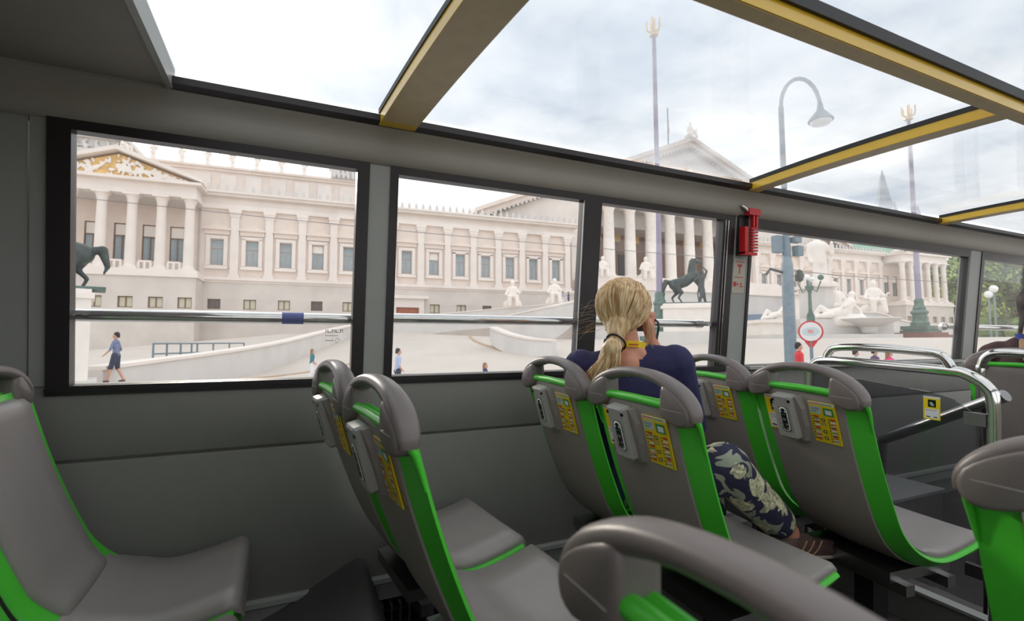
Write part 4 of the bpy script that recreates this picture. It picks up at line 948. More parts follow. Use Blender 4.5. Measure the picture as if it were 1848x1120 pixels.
# central gable and columned portico
GA = [(25.7, -3), (44.6, -3), (44.6, 21.9), (75.4, 21.9), (75.4, -3), (100.5, -3), (100.5, 18.8), (63.1, 34.3), (25.7, 18.8)]
gm = MB()
gm.prism([(25.7, -3), (44.6, -3), (44.6, 26.2), (25.7, 18.4)], 3, 4); gm.prism([(75.4, -3), (100.5, -3), (100.5, 18.4), (75.4, 28.8)], 3, 4); gm.prism([(44.6, 21.9), (75.4, 21.9), (75.4, 28.8), (63.1, 33.9), (44.6, 26.2)], 3, 4)
bpart('gable_wall', gm, 'stone')
rk = MB()
for q in (-1, 1):
    rk.prism([(63.1+q*38.2, 17.9), (63.1+q*38.2, 18.9), (63.1, 34.7), (63.1, 33.7)], 2.0, 4)
    rk.prism([(63.1+q*38.8, 18.5), (63.1+q*38.8, 19.1), (63.1, 35.2), (63.1, 34.5)], 1.5, 4)
bpart('raking_cornice', rk, 'stone_warm')
dn = MB(); k = 0
for q in (-1, 1):
    for k in range(56):
        f = (k+.5)/56; s = 63.1+q*38*(1-f); h = 17.7+15.7*f; dn.box(s-.16, s+.16, 1.75, 2.6, h, h+.35)
bpart('dentils', dn, 'stone_grey')['kind'] = 'stuff'
bpart('gable_roof', MB().prism([(24.5, 18.8), (63.1, 34.9), (101.7, 18.8)], 4, 30), 'stone_grey')
bpart('gable_cornice', bb(bb(MB(), 44, 76, -3.6, -1.6, 21.6, 22.6), 43.6, 76.4, -3.6, -.9, 22.6, 23.2), 'stone')
link('relief_figures', capsules([(Vector((63.1+u_*26, 2.8, 23.3)), Vector((63.1+u_*26, 2.7, 23.3+(1-abs(u_))*6.5)), .8, .6, 'marble') for u_ in [-.9+.15*k for k in range(13)]], .3, 2, 'relief'), B)['kind'] = 'stuff'
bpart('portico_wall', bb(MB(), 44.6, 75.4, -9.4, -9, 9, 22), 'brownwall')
bpart('portico_side', bb(bb(MB(), 44.3, 44.7, -9, -3, 9, 22), 75.3, 75.7, -9, -3, 9, 22), 'stone_warm')
bpart('portico_ceiling', bb(MB(), 44.6, 75.4, -9, -3, 21.8, 22), 'stone_grey')
for k in range(8):
    s = 46.1+3.91*k; at('column', COLB, s, -1.6, 10.1)
    if k < 7:
        m2 = bb(MB(), s+.9, s+3.0, -8.98, -8.8, 17.6, 20.2); bpart('mosaic_panel', m2, 'gold')
bpart('portico_door', bb(MB(), 52.6, 55.0, -8.98, -8.7, 10, 15.4), 'darkdoor')
at('mosaic_panel', MB().box(-.7, .7, -.12, .1, 0, 3).mesh('mosaic_panel', 'gold'), 43.3, -3, 18.3)
bpart('podium', bb(bb(bb(MB(), 41, 79, -10, .8, -3, 10.1), 40.5, 79.5, -10, 2.2, -3, 9.7), 40, 80, -10, 4.0, -3, 7.2), 'stone')
bpart('right_attic', bb(bb(MB(), 84, 98, -14, -7, 15, 21.5), 83.6, 98.4, -14, -6.6, 21.5, 22), 'stone_warm')
bpart('copper_roof', MB().prism([(97, 17.4), (124, 17.4), (120, 20.6), (101, 20.6)], 3, 12), 'copper')

# ------------------------------------------------------------------ statues: on parapet, ramp, fountain
def figure(kind, seed):
    r_ = random.Random(seed); V = lambda a, b, c: Vector((a, b, c)); c = []; m = 'marble'
    if kind == 'stand':
        l = r_.uniform(-.1, .1)
        c = [(V(-.12, 0, 0), V(-.10, 0, .95), .17, .16, m), (V(.12, 0, 0), V(.1, 0, .95), .17, .16, m), (V(0, 0, .9), V(l, 0, 1.5), .24, .27, m), (V(l-.2, 0, 1.62), V(l+.2, 0, 1.62), .11, .11, m), (V(l, 0, 1.7), V(l, 0, 1.98), .10, .15, m), (V(l, 0, 1.96), V(l, 0, 2.02), .15, .14, m),
             (V(l+.28, 0, 1.6), V(.42, -.1, 1.2), .09, .08, m), (V(.42, -.1, 1.2), V(.36, -.25, 1.45+r_.uniform(-.5, .3)), .08, .06, m), (V(l-.28, 0, 1.6), V(-.4, 0, 1.2), .09, .08, m), (V(-.4, 0, 1.2), V(-.32, -.1, .9), .08, .06, m), (V(0, .1, .05), V(0, .12, 1.3), .22, .16, m)]
    if kind == 'seat':
        c = [(V(0, .1, .4), V(0, .05, 1.15), .38, .3, m), (V(-.22, 0, 1.25), V(.22, 0, 1.25), .14, .14, m), (V(0, -.02, 1.35), V(0, -.02, 1.62), .10, .17, m), (V(0, -.02, 1.6), V(0, -.03, 1.68), .17, .16, m), (V(-.18, 0, .55), V(-.25, -.6, .62), .2, .17, m), (V(.18, 0, .55), V(.25, -.55, .62), .2, .17, m), (V(-.25, -.6, .6), V(-.25, -.6, 0.0), .16, .14, m), (V(.25, -.55, .6), V(.3, -.65, 0.0), .16, .14, m),
             (V(-.3, 0, 1.2), V(-.5, -.15, .8), .1, .09, m), (V(-.5, -.15, .8), V(-.35, -.5, .75), .09, .07, m), (V(.3, 0, 1.2), V(.5, -.1, .85), .1, .09, m), (V(.5, -.1, .85), V(.6, -.35, 1.05), .09, .07, m), (V(-.3, .2, .1), V(.35, .2, .1), .35, .35, m)]
    if kind == 'recline':
        c = [(V(-.9, 0, .35), V(-.2, 0, .45), .3, .32, m), (V(-.2, 0, .45), V(.15, .0, 1.0), .34, .28, m), (V(.15, -.15, 1.05), V(.2, .2, 1.05), .14, .14, m), (V(.2, 0, 1.2), V(.25, 0, 1.45), .12, .19, m), (V(-.9, 0, .38), V(-1.3, -.1, .75), .22, .16, m), (V(-1.3, -.1, .75), V(-1.75, -.1, .12), .17, .11, m), (V(-.85, -.2, .3), V(-1.6, -.3, .2), .2, .12, m), (V(.2, .2, 1.0), V(.6, .2, .6), .1, .09, m), (V(.6, .2, .6), V(.75, .1, .15), .09, .07, m), (V(.2, -.2, 1.0), V(-.2, -.35, .75), .1, .08, m), (V(-.4, .1, .0), V(.6, .1, .0), .4, .35, m)]
    return capsules(c, .045, 3, 'statue')
ST = figure('stand', 1); ST2 = figure('stand', 5); SE = figure('seat', 2); RE = figure('recline', 3)
Rb = Matrix.Rotation(TH, 4, 'Z')
def fw(s, d, h): return Vector((0, 64.8, 1.2))+Rb @ Vector((s, -d, h))
ordn = ['leftmost', 'second', 'third', 'fourth', 'fifth', 'sixth', 'seventh']
for k, s in enumerate((-15.1, -12.1, -9.35, -6.6, -3.8, -.9, 1.86)):
    o = link('roof_statue', ST if k % 2 else ST2, None, fw(s, -6.3, 22.35), (0, 0, TH), (1.05,)*3)
    tag(o, ordn[k]+' of the seven standing statues along the left parapet', 'statue', 'statues on the parapet')
o = link('roof_statue', SE, None, fw(-17.9, -5.8, 22.7), (0, 0, TH+1.2), (1.1,)*3); tag(o, 'winged statue at the corner of the upper left block', 'statue')
tag(link('roof_statue', SE, None, fw(63.1, -2.2, 35.0), (0, 0, TH), (1.6,)*3), 'statue group crowning the apex of the central gable', 'statue')

def wallseg(pts, th, m, cap=.12):
    """low wall along (base point, top z) list"""
    mb = MB(); rs = []; rc = []
    for i, (p, zt) in enumerate(pts):
        a = pts[max(i-1, 0)][0]; b = pts[min(i+1, len(pts)-1)][0]; t = Vector((b.x-a.x, b.y-a.y, 0)).normalized(); n_ = Vector((-t.y, t.x, 0))*th/2
        rs.append([Vector((p.x, p.y, p.z-.6))+n_, Vector((p.x, p.y, p.z-.6))-n_, Vector((p.x, p.y, zt))-n_, Vector((p.x, p.y, zt))+n_])
        n2 = n_*1.35; rc.append([Vector((p.x, p.y, zt))+n2, Vector((p.x, p.y, zt))-n2, Vector((p.x, p.y, zt+cap))-n2, Vector((p.x, p.y, zt+cap))+n2])
    return mb.rings(rs, 0).rings(rc, 1)
def pixwall(name, L, th, lb, cat_):
    # L: (px, py_base, py_top, r)
    pts = []
    sm_ = cat(L, 5)
    for x, yb, yt, r in sm_:
        a = P(x, yb, r); b = P(x, yt, r); pts.append((a, b.z-.12))
    mb = wallseg(pts, th, 0); return single(name, mb, ['stone_grey', 'stone'], lb, cat_, tuple(pts[0][0]), smooth=False)
pixwall('ramp_wall', [(166, 688, 661, 22.5), (270, 684, 648, 25), (406, 668, 631, 30), (500, 652, 616, 37), (568, 640, 600, 44), (632, 622, 586, 52), (720, 604, 572, 58), (800, 590, 565, 60), (900, 582, 556, 61), (1000, 578, 548, 61.5), (1046, 576, 545, 61.5)], .6, 'long curving ramp wall rising from the left foreground towards the palace', 'wall')
pixwall('fountain_wall', [(1046, 560, 540, 46), (1010, 590, 548, 44), (985, 600, 553, 42.5), (940, 592, 563, 42), (905, 590, 572, 43)], .5, 'pale retaining wall sloping up behind the curved fountain wall', 'wall')
pixwall('fountain_wall', [(890, 602, 589, 40), (900, 612, 593, 36), (925, 622, 602, 33.5), (960, 629, 609, 31.5), (1000, 632, 612, 30.5)], .5, 'low curved pale wall curling around the plaza left of the woman', 'wall')
# kerb lines on the plaza
def kerb(L, lb, wdt=.3):
    pts = [gp(x, y) for x, y in cat(L, 5)]; mb = MB(); rs = []
    for i, p in enumerate(pts):
        a = pts[max(i-1, 0)]; b = pts[min(i+1, len(pts)-1)]; t = Vector((b.x-a.x, b.y-a.y, 0)).normalized(); n_ = Vector((-t.y, t.x, 0))*wdt/2
        rs.append([p+n_-Vector((0, 0, .2)), p-n_-Vector((0, 0, .2)), p-n_+Vector((0, 0, .07)), p+n_+Vector((0, 0, .07))])
    single('kerb', mb.rings(rs), 'kerb', lb, 'kerb', tuple(pts[0]))
kerb([(905, 633), (870, 621), (852, 612), (848, 606)], 'curved brown kerb edge in the middle of the plaza')
kerb([(380, 692), (500, 679), (580, 668), (640, 655)], 'brown kerb line behind the teal-clad pedestrian')
# blue-grey railing behind the ramp wall
t0 = P(275, 640, 30); t = thing('railing', 'blue-grey metal railing behind the low end of the ramp wall', 'railing', tuple(t0))
q0, q1 = P(276, 642, 30), P(440, 636, 36)
for f in (0, .12, .25, .36, .42, .6, .8, 1): p = q0.lerp(q1, f); part('post', MB().box(p.x-.04, p.x+.04, p.y-.04, p.y+.04, p.z-.6, p.z+.62), 'lampgrey', t, origin=t.location)
for h in (.1, .6): part('rail', MB().tube([q0+Vector((0, 0, h)), q1+Vector((0, 0, h))], .04, 6), 'lampgrey', t, origin=t.location)

# bronze horses on plinths
def horse(mirror=1):
    V = lambda a, b, c: Vector((a*mirror, b, c)); m = 'bronze'
    return capsules([(V(-.75, 0, 1.35), V(-.1, 0, 1.55), .40, .38, m), (V(-.1, 0, 1.55), V(.45, 0, 1.95), .38, .34, m), (V(.45, 0, 2.0), V(.45, 0, 2.75), .27, .17, m), (V(.42, 0, 2.75), V(.55, 0, 2.98), .16, .15, m), (V(.5, 0, 2.95), V(.98, 0, 2.83), .15, .085, m), (V(.38, 0, 3.0), V(.34, 0, 3.18), .05, .03, m), (V(.3, 0, 2.9), V(.15, 0, 2.2), .13, .1, m),
        (V(-.85, .16, 1.3), V(-.62, .18, .80), .25, .15, m), (V(-.62, .18, .80), V(-.95, .18, .45), .12, .075, m), (V(-.95, .18, .45), V(-.78, .18, .05), .07, .06, m), (V(-.8, -.16, 1.25), V(-.35, -.2, .80), .25, .14, m), (V(-.35, -.2, .80), V(-.55, -.2, .45), .11, .075, m), (V(-.55, -.2, .45), V(-.3, -.2, .05), .07, .06, m),
        (V(.5, .15, 1.8), V(.85, .17, 1.25), .19, .11, m), (V(.85, .17, 1.25), V(.72, .17, .70), .09, .06, m), (V(.72, .17, .7), V(.80, .17, .05), .055, .06, m), (V(.5, -.15, 1.75), V(.95, -.17, 1.45), .19, .11, m), (V(.95, -.17, 1.45), V(.90, -.17, .95), .09, .06, m), (V(.9, -.17, .95), V(.72, -.17, .80), .05, .05, m),
        (V(-1.05, 0, 1.55), V(-1.35, 0, 1.55), .12, .17, m), (V(-1.35, 0, 1.55), V(-1.52, 0, .95), .19, .10, m), (V(-1.52, 0, .95), V(-1.42, 0, .65), .1, .04, m)], .05, 3, 'horse')
def tamer(mirror=1):
    V = lambda a, b, c: Vector((a*mirror, b, c)); m = 'bronze'
    return capsules([(V(.75, -.5, .05), V(.85, -.5, .6), .09, .11, m), (V(.85, -.5, .6), V(.85, -.45, 1.1), .12, .15, m), (V(1.1, -.45, .05), V(1.02, -.45, .6), .09, .11, m), (V(1.02, -.45, .6), V(.92, -.45, 1.1), .12, .15, m), (V(.88, -.45, 1.1), V(.9, -.42, 1.65), .19, .23, m), (V(.7, -.42, 1.72), V(1.1, -.42, 1.72), .1, .1, m), (V(.9, -.42, 1.8), V(.93, -.42, 2.02), .08, .13, m), (V(1.1, -.42, 1.72), V(1.25, -.4, 2.1), .09, .07, m), (V(1.25, -.4, 2.1), V(1.0, -.2, 2.45), .065, .05, m), (V(.7, -.42, 1.72), V(.45, -.4, 1.45), .09, .07, m), (V(.45, -.4, 1.45), V(.6, -.3, 1.85), .06, .05, m)], .045, 3, 'horse tamer')
def monument(c, sc, mirror, rotz, lb1, lb2, lb3, pl_h, pl_w):
    t = thing('plinth', lb1, 'plinth', tuple(c))
    w_ = pl_w
    part('block', MB().box(-w_*.5, w_*.5, -w_*.36, w_*.36, .5, pl_h-.3), 'marble', t)
    part('foot', MB().box(-w_*.62, w_*.62, -w_*.48, w_*.48, -.5, .5), 'stone_grey', t)
    part('cap', MB().box(-w_*.54, w_*.54, -w_*.40, w_*.40, pl_h-.3, pl_h-.12).box(-w_*.5, w_*.5, -w_*.36, w_*.36, pl_h-.12, pl_h), 'marble', t)
    t.rotation_euler = (0, 0, rotz)
    top = c+Vector((0, 0, pl_h))
    h = thing('bronze_horse', lb2, 'statue', tuple(top), (0, 0, rotz)); h.scale = (sc,)*3
    link('horse', horse(mirror), h); part('base', MB().box(-1.5, 1.5, -.75, .75, 0, .1), 'bronze_green', h)
    q = link('bronze_figure', tamer(mirror), None, top+Vector((0, 0, .06*sc)), (0, 0, rotz), (sc,)*3); tag(q, lb3, 'statue')
# right: horse base at y=549, x 1208..1270 ; left: base at y=520
c = P(1240, 549, 33); g = gz(c.x, c.y); c0 = Vector((c.x, c.y, g)); monument(c0, .93, 1, R(-38), 'tall white plinth carrying the bronze horse right of the mauve lamp mast', 'green bronze rearing horse on the tall plinth beside the mauve mast', 'bronze tamer standing against the right-hand horse', c.z-g, 3.0)
c = P(94, 521, 21); g = gz(c.x, c.y); c0 = Vector((c.x, c.y, g)); monument(c0, .86, -1, R(15), 'pale plinth at the left edge of the left window', 'bronze horse at the left window edge, curled tail showing', 'bronze tamer beside the horse at the left window edge', c.z-g, 1.9)

# ------------------------------------------------------------------ lamp masts, street lamp, candelabra, sign
def mast(px, r, ytop, ysplit, ybase, yfoot, lb, wpx):
    p = P(px, yfoot, r); pt = P(px, ytop, r); H_ = pt.z-p.z; f = p
    k = r*math.hypot(1, 0)/FPX
    zs = P(px, ysplit, r).z-p.z; zb = P(px, ybase, r).z-p.z
    t = thing('lamp_mast', lb, 'lamp mast', tuple(p))
    part('shaft', MB().lathe([(.21, zs), (.19, zs+2), (.14, H_-2), (.13, H_-1.2)], n=12), 'mauve', t, True)
    part('sleeve', MB().lathe([(.62, zb), (.62, zb+.25), (.48, zb+.4), (.48, zb+.9), (.58, zb+1.0), (.58, zb+1.1), (.40, zb+1.3), (.36, zs-.8), (.44, zs-.7), (.30, zs-.4), (.32, zs-.1), (.25, zs+.05)], n=14), 'bronze_green', t, True)
    part('pedestal', MB().box(-.8, .8, -.8, .8, .55, zb-.15).box(-.95, .95, -.95, .95, .45, .65).box(-.92, .92, -.92, .92, zb-.3, zb), 'bronze_green', t)
    for j in range(3): part('granite_step', MB().box(-1.9+j*.33, 1.9-j*.33, -1.9+j*.33, 1.9-j*.33, -.3+j*.2 if j else -.6, .1+j*.19), 'granite', t)
    fm = MB().lathe([(.16, H_-1.2), (.3, H_-1.15), (.3, H_-1.05), (.14, H_-1.0), (.12, H_)], n=10)
    for j in range(5):
        a = j*2*math.pi/5; fm.tube(cat([(.1*math.cos(a), .1*math.sin(a), H_-.9), (.42*math.cos(a), .42*math.sin(a), H_-.75), (.45*math.cos(a), .45*math.sin(a), H_-.1)], 3), .06, 6)
    part('finial', fm, 'gilt', t, True, label='gilded crown finial')
    return t
mast(1193, 33, 32, 528, 606, 640, 'tall mauve lamp mast with green bronze base beside the woman', 14)
mast(1662, 50, 185, 540, 588, 611, 'mauve lamp mast on stepped brown granite before the far pavilion', 10)
# arched street lamp
p = P(1428, 668, 20); t = thing('street_lamp', 'grey-blue street lamp with swan-neck arm and thick lower pole', 'street lamp', tuple(p))
h1, h2, h3 = P(1428, 470, 20).z-p.z, P(1428, 190, 20).z-p.z, P(1428, 137, 20).z-p.z
part('lower_pole', MB().lathe([(.22, -.6), (.22, 0), (.2, .3), (.19, h1-.1), (.15, h1), (.12, h1+.9)], n=12), 'lampgrey', t, True)
part('upper_pole', MB().lathe([(.11, h1+.8), (.095, h2), (.09, h2+.02)], n=10), 'lampgrey', t, True)
dv = Vector((cr.x, cr.y, 0)).normalized(); ra = 29/FPX*20*1.1
arm = [Vector((0, 0, h2))]+[dv*(ra-ra*math.cos(a))+Vector((0, 0, h2+(h3-h2)*math.sin(a))) for a in [k*math.pi/12 for k in range(0, 13)]]
arm.append(dv*2*ra+Vector((0, 0, h2+.1)))
part('swan_neck', MB().tube(arm, .07, 8), 'lampgrey', t, True)
lp = dv*2*ra+Vector((0, 0, h2))
part('lamp_hood', MB().lathe([(.08, .15), (.12, -.1), (.2, -.2), (.38, -.42), (.42, -.5), (.4, -.52)], c=tuple(lp), n=16), 'lampgrey', t, True)
part('lamp_glass', MB().lathe([(.36, -.52), (.3, -.62), (.1, -.68)], c=tuple(lp), n=14), 'globe', t, True)
for (dx, y, w_, hh) in ((-.3, 440, .18, .6), (.34, 432, .16, .2), (.4, 452, .14, .35)):
    z = P(1428, y, 20).z-p.z; c = dv*dx; part('signal_box', MB().box(c.x-w_, c.x+w_, c.y-.12, c.y+.12, z-hh/2, z+hh/2), 'lampgrey', t)
z = P(1428, 492, 20).z-p.z
part('bracket', MB().tube([dv*-.1+Vector((0, 0, z)), dv*-.6+Vector((0, 0, z+.15)), dv*-.75+Vector((0, 0, z-.05))], .05, 6), 'bronze', t, True)
part('lantern', MB().ball(dv*.42+Vector((0, 0, z-.1)), .16, 8, sz=(1, 1, 1.5)), 'bronze', t, True)
# green candelabra by the fountain
p = P(1463, 572, 40); t = thing('candelabra', 'green bronze candelabra with globes in front of the fountain', 'lamp', tuple(p)); hh = P(1463, 512, 40).z-p.z
part('stem', MB().lathe([(.28, -.8), (.26, .1), (.12, .4), (.1, hh*.8), (.2, hh*.82), (.3, hh*.92), (.06, hh)], n=10), 'bronze_green', t, True)
for k in range(4):
    a = k*math.pi/2+.4; q = Vector((.7*math.cos(a), .7*math.sin(a), hh+.15)); part('arm', MB().tube([(0, 0, hh*.92), tuple(q*.6+Vector((0, 0, .25))), tuple(q)], .05, 6), 'bronze_green', t, True); part('globe', MB().ball(q+Vector((0, 0, .25)), .2, 8), 'bronze_green' if k % 2 else 'globe', t, True)
# round stop sign at the roadside
p = P(1463, 598, 13); t = thing('stop_sign', 'round white sign with red rim near the street lamp', 'sign', (p.x, p.y, gz(p.x, p.y)))
n_ = -Vector((ray(1463, 598).x, ray(1463, 598).y, 0)).normalized(); sx = Vector((-n_.y, n_.x, 0)); rd = .245
def disc(r, o, w_=1, h_=1, n=28, cz=0): return [p+n_*o+sx*(r*w_*math.cos(2*math.pi*k/n))+Vector((0, 0, r*h_*math.sin(2*math.pi*k/n)+cz)) for k in range(n)]
part('rim', MB().rings([disc(rd, 0), disc(rd, .03)]), 'curb_red', t, origin=t.location)
part('face', MB().rings([disc(rd*.86, .028), disc(rd*.86, .036)]), 'white', t, origin=t.location)
part('oval', MB().rings([disc(rd*.7, .035, 1, .55), disc(rd*.7, .039, 1, .55)]), 'paleblue', t, origin=t.location)
part('emblem', MB().rings([disc(rd*.3, .038, .8, .6), disc(rd*.3, .042, .8, .6)]), 'emblem', t, origin=t.location)
part('pointer', MB().rings([[p+n_*o+sx*a+Vector((0, 0, b)) for a, b in ((-.13, -.22), (.13, -.22), (.03, -.36), (-.03, -.36))] for o in (0, .03)]), 'curb_red', t, origin=t.location)
part('post', MB().tube([(p.x, p.y, t.location.z-.5), (p.x, p.y, p.z-.1)], .035, 8), 'lampgrey', t, True, origin=t.location)

# ------------------------------------------------------------------ fountain with white sculpture, terrace, hoarding
fp = P(1500, 606, 48); t = thing('fountain', 'white marble fountain basin and pedestals below the sculptures', 'fountain', tuple(fp))
k_ = 48/FPX*1.12
fz = lambda y: P(1500, y, 48).z-fp.z
ax_ = dv
def fbox(x0, x1, y0, y1, dep, m, name):
    a = ax_*((x0-1500)*k_); b = ax_*((x1-1500)*k_); nn = Vector((-ax_.y, ax_.x, 0))*dep
    mb = MB().rings([[a-nn+Vector((0, 0, fz(y0))), b-nn+Vector((0, 0, fz(y0))), b+nn+Vector((0, 0, fz(y0))), a+nn+Vector((0, 0, fz(y0)))], [a-nn+Vector((0, 0, fz(y1))), b-nn+Vector((0, 0, fz(y1))), b+nn+Vector((0, 0, fz(y1))), a+nn+Vector((0, 0, fz(y1)))]])
    part(name, mb, m, t)
fbox(1395, 1545, 615, 604, 4, 'stone_grey', 'basin_rim'); fbox(1440, 1560, 604, 577, 2.0, 'stone_grey', 'wall_block'); fbox(1396, 1424, 604, 583, 1.5, 'marble', 'pedestal'); fbox(1393, 1427, 583, 577, 1.8, 'marble', 'pedestal_cap'); fbox(1470, 1492, 577, 520, 1.2, 'stone_grey', 'tall_pedestal'); fbox(1465, 1497, 520, 514, 1.6, 'stone', 'pedestal_cap')
bc = ax_*((1521-1500)*k_); nn = Vector((-ax_.y, ax_.x, 0))*-2.6
part('bowl', MB().lathe([(.5, fz(602)), (.6, fz(592)), (1.9, fz(581)), (2.1, fz(578)), (2.0, fz(577))], c=tuple(bc+nn), n=18), 'stone_grey', t, True)
def sculpt(name, me, px, py, r, sc, rz, lb):
    q = P(px, py, r); tag(link(name, me, None, q, (0, 0, rz), (sc,)*3), lb, 'statue')
sculpt('sculpture', RE, 1530, 577, 46, 1.35, R(-50), 'reclining marble river figure above the fountain bowl')
sculpt('sculpture', SE, 1508, 577, 48, 1.7, R(-30), 'seated marble figure left of the reclining one on the fountain')
sculpt('sculpture', RE, 1414, 577, 47, 1.0, R(-30), 'reclining marble figure on the pedestal left of the thick lamp pole')
sculpt('sculpture', ST, 1481, 514, 48, 2.1, R(-40), 'standing marble goddess high on the fountain pedestal')
sculpt('sculpture', SE, 1578, 563, 56, 1.6, R(-40), 'seated marble figure on the right ramp wall')
sculpt('sculpture', SE, 925, 552, 61.2, 1.75, R(-20), 'seated marble figure on the ramp wall left of the window mullion')
sculpt('sculpture', SE, 1001, 547, 61.5, 1.7, R(-20), 'seated marble figure on the ramp wall nearest the window mullion')
tag(link('sculpture', SE, None, fw(50.6, 1.5, 9.7), (0, 0, R(-20)), (1.9,)*3), 'seated marble figure before the portico, just above the woman\'s head', 'statue')
tag(link('sculpture', SE, None, fw(43.0, 1.5, 9.7), (0, 0, R(-20)), (1.7,)*3), 'marble figure before the portico, beside the window mullion', 'statue')
pixwall('ramp_wall', [(1545, 604, 562, 52), (1583, 603, 564, 54), (1620, 602, 576, 56), (1660, 600, 583, 58), (1735, 603, 592, 60)], .6, 'ramp wall descending to the right behind the stepped lamp base', 'wall')
pixwall('terrace_wall', [(1075, 640, 520, 58), (1200, 640, 524, 59), (1330, 620, 530, 60), (1420, 606, 534, 60)], 1.2, 'broad pale terrace wall below the portico', 'wall')
a = P(1325, 603, 57); b_ = P(1402, 603, 57); tp = P(1360, 567, 57).z
single('hoarding', MB().rings([[a, b_, b_+Vector((.2, .3, 0)), a+Vector((.2, .3, 0))], [Vector((q.x, q.y, tp)) for q in (a, b_, b_+Vector((.2, .3, 0)), a+Vector((.2, .3, 0)))]]), 'hoard', 'blue-grey hoarding below the terrace right of the pillar', 'hoarding', tuple(a))
# overhead tram wires
for L, lb in (([(100, 352), (640, 408), (1000, 441), (1330, 468)], 'thin overhead tram wire crossing both large windows'), ([(1428, 488), (1560, 500), (1760, 512)], 'thin overhead wire in the window before the front pillar')):
    pts = [P(x, y, 24+8*abs(x-700)/700 if len(L) > 3 else 20+.06*(x-1428)) for x, y in L]
    single('overhead_wire', MB().tube(cat(pts, 3), .016, 5), 'wire', lb, 'wire', tuple(pts[0]))

# ------------------------------------------------------------------ pedestrians
def ped(px, r, lb, top, low, hairc='darkhair', h=1.72, face=0., pose='walk', foot=None, skirt=False, socks=None):
    g = onground(px, r) if foot is None else foot
    k = h/1.72; V = lambda a, b, c: Vector((a, b, c))*k; sk = 'skin_far'
    s = .16 if pose == 'walk' else .04
    c = [(V(0, .09, .93), V(.10 if pose == 'walk' else .02, .10, .5), .105, .075, low), (V(.10 if pose == 'walk' else .02, .10, .5), V(s+.02, .10, .09), .062, .042, low if not socks else sk), (V(s, .1, .05), V(s+.16, .1, .04), .045, .035, 'shoe'),
         (V(0, -.09, .93), V(-.02, -.10, .5), .105, .075, low), (V(-.02, -.10, .5), V(-s-.06, -.10, .1), .062, .042, low if not socks else sk), (V(-s-.08, -.1, .06), V(-s+.08, -.1, .04), .045, .035, 'shoe'),
         (V(0, 0, 1.0), V(.0, 0, 1.1), .135, .13, top, V(1, 0, 0), .8), (V(.0, 0, 1.1), V(.02, 0, 1.34), .13, .15, top, V(1, 0, 0), .75), (V(.02, .14, 1.38), V(.02, -.14, 1.38), .062, .062, top), (V(.02, 0, 1.4), V(.03, 0, 1.52), .05, .045, sk), (V(.05, 0, 1.58), V(.035, 0, 1.63), .08, .088, sk), (V(.115, 0, 1.58), V(.13, 0, 1.57), .02, .015, sk)]
    for q in (1, -1):
        el = V(.02+q*s*.4, q*.24, 1.12); ha = V(.18+q*s*.5, q*.2, .95) if pose == 'walk' else V(.24, q*.1, 1.12)
        c += [(V(.02, q*.18, 1.38), el, .052, .042, top), (el, ha, .038, .028, sk), (ha, ha+V(.06, 0, -.05), .026, .02, sk)]
    if skirt: c.append((V(0, 0, .95), V(0, 0, .62), .14, .19, low))
    root = thing('person', lb, 'person', tuple(g), (0, 0, face))
    link('body', capsules(c, .024, 2, 'person_body'), root)
    link('hair', capsules([(V(.015, 0, 1.65), V(.0, 0, 1.66), .09, .092, hairc), (V(-.03, 0, 1.62), V(-.05, 0, 1.58 if hairc == 'darkhair' else 1.44), .07, .05, hairc)], .02, 2, 'hair'), root)
    return root
mat('hair_light', (150, 112, 80), .6)
ped(207, 22.6, 'man in striped navy shirt and rolled jeans walking left past the ramp wall', 'stripes', 'denim', face=R(172), foot=P(207, 690, 22.4), socks=True, h=1.75)
ped(562, 27.5, 'woman in teal top and white trousers walking beyond the rear window', 'teal', 'whitecloth', 'hair_light', face=R(10), foot=P(562, 690, 27), h=1.66)
ped(717, 19.5, 'man in pale blue shirt just right of the pillar', 'lightblue', 'denim', face=R(10), foot=P(717, 716, 18.8), h=1.76)
ped(875, 20, 'person in navy top at the middle window sill', 'navyfar', 'whitecloth', 'hair_light', face=R(-20), foot=P(875, 728, 20), h=1.6)
ped(1347, 60, 'walker in orange top below the terrace right of the pillar', 'orange', 'darkcloth', face=R(150), foot=P(1347, 615, 58), h=1.7)
ped(1358, 60, 'walker in dark clothes below the terrace beside the orange-clad one', 'darkcloth', 'darkcloth', face=R(150), foot=P(1358, 612, 56), h=1.75)
ped(1027, 60, 'tiny figure in navy on the ramp beside the mullion', 'navyfar', 'navyfar', face=0, foot=P(1026, 551, 62), h=1.7)
ped(1017, 60, 'tiny figure in pale blue on the ramp next to the navy one', 'lightblue', 'whitecloth', face=0, foot=P(1016, 550, 62), h=1.7)
for px, yh, rr_, tp_, hc, lb in ((1543, 634, 22, 'paleteal', 'darkhair', 'bystander in pale teal seen between the hoop rails'), (1577, 632, 22.5, 'purple', 'darkhair', 'bystander in purple seen between the hoop rails'), (1603, 634, 21, 'pink', 'hair_light', 'bystander in bright pink seen under the upper hoop'), (1440, 622, 17, 'red', 'darkhair', 'bystander in red beside the thick lamp pole'), (1726, 634, 21, 'orange', 'darkhair', 'bystander in orange at the corner of the front pillar')):
    d = P(px, yh, rr_); f = Vector((d.x, d.y, d.z-1.64)); ped(px, rr_, lb, tp_, 'denim', hc, face=R(-30), pose='stand', foot=f, h=1.7)

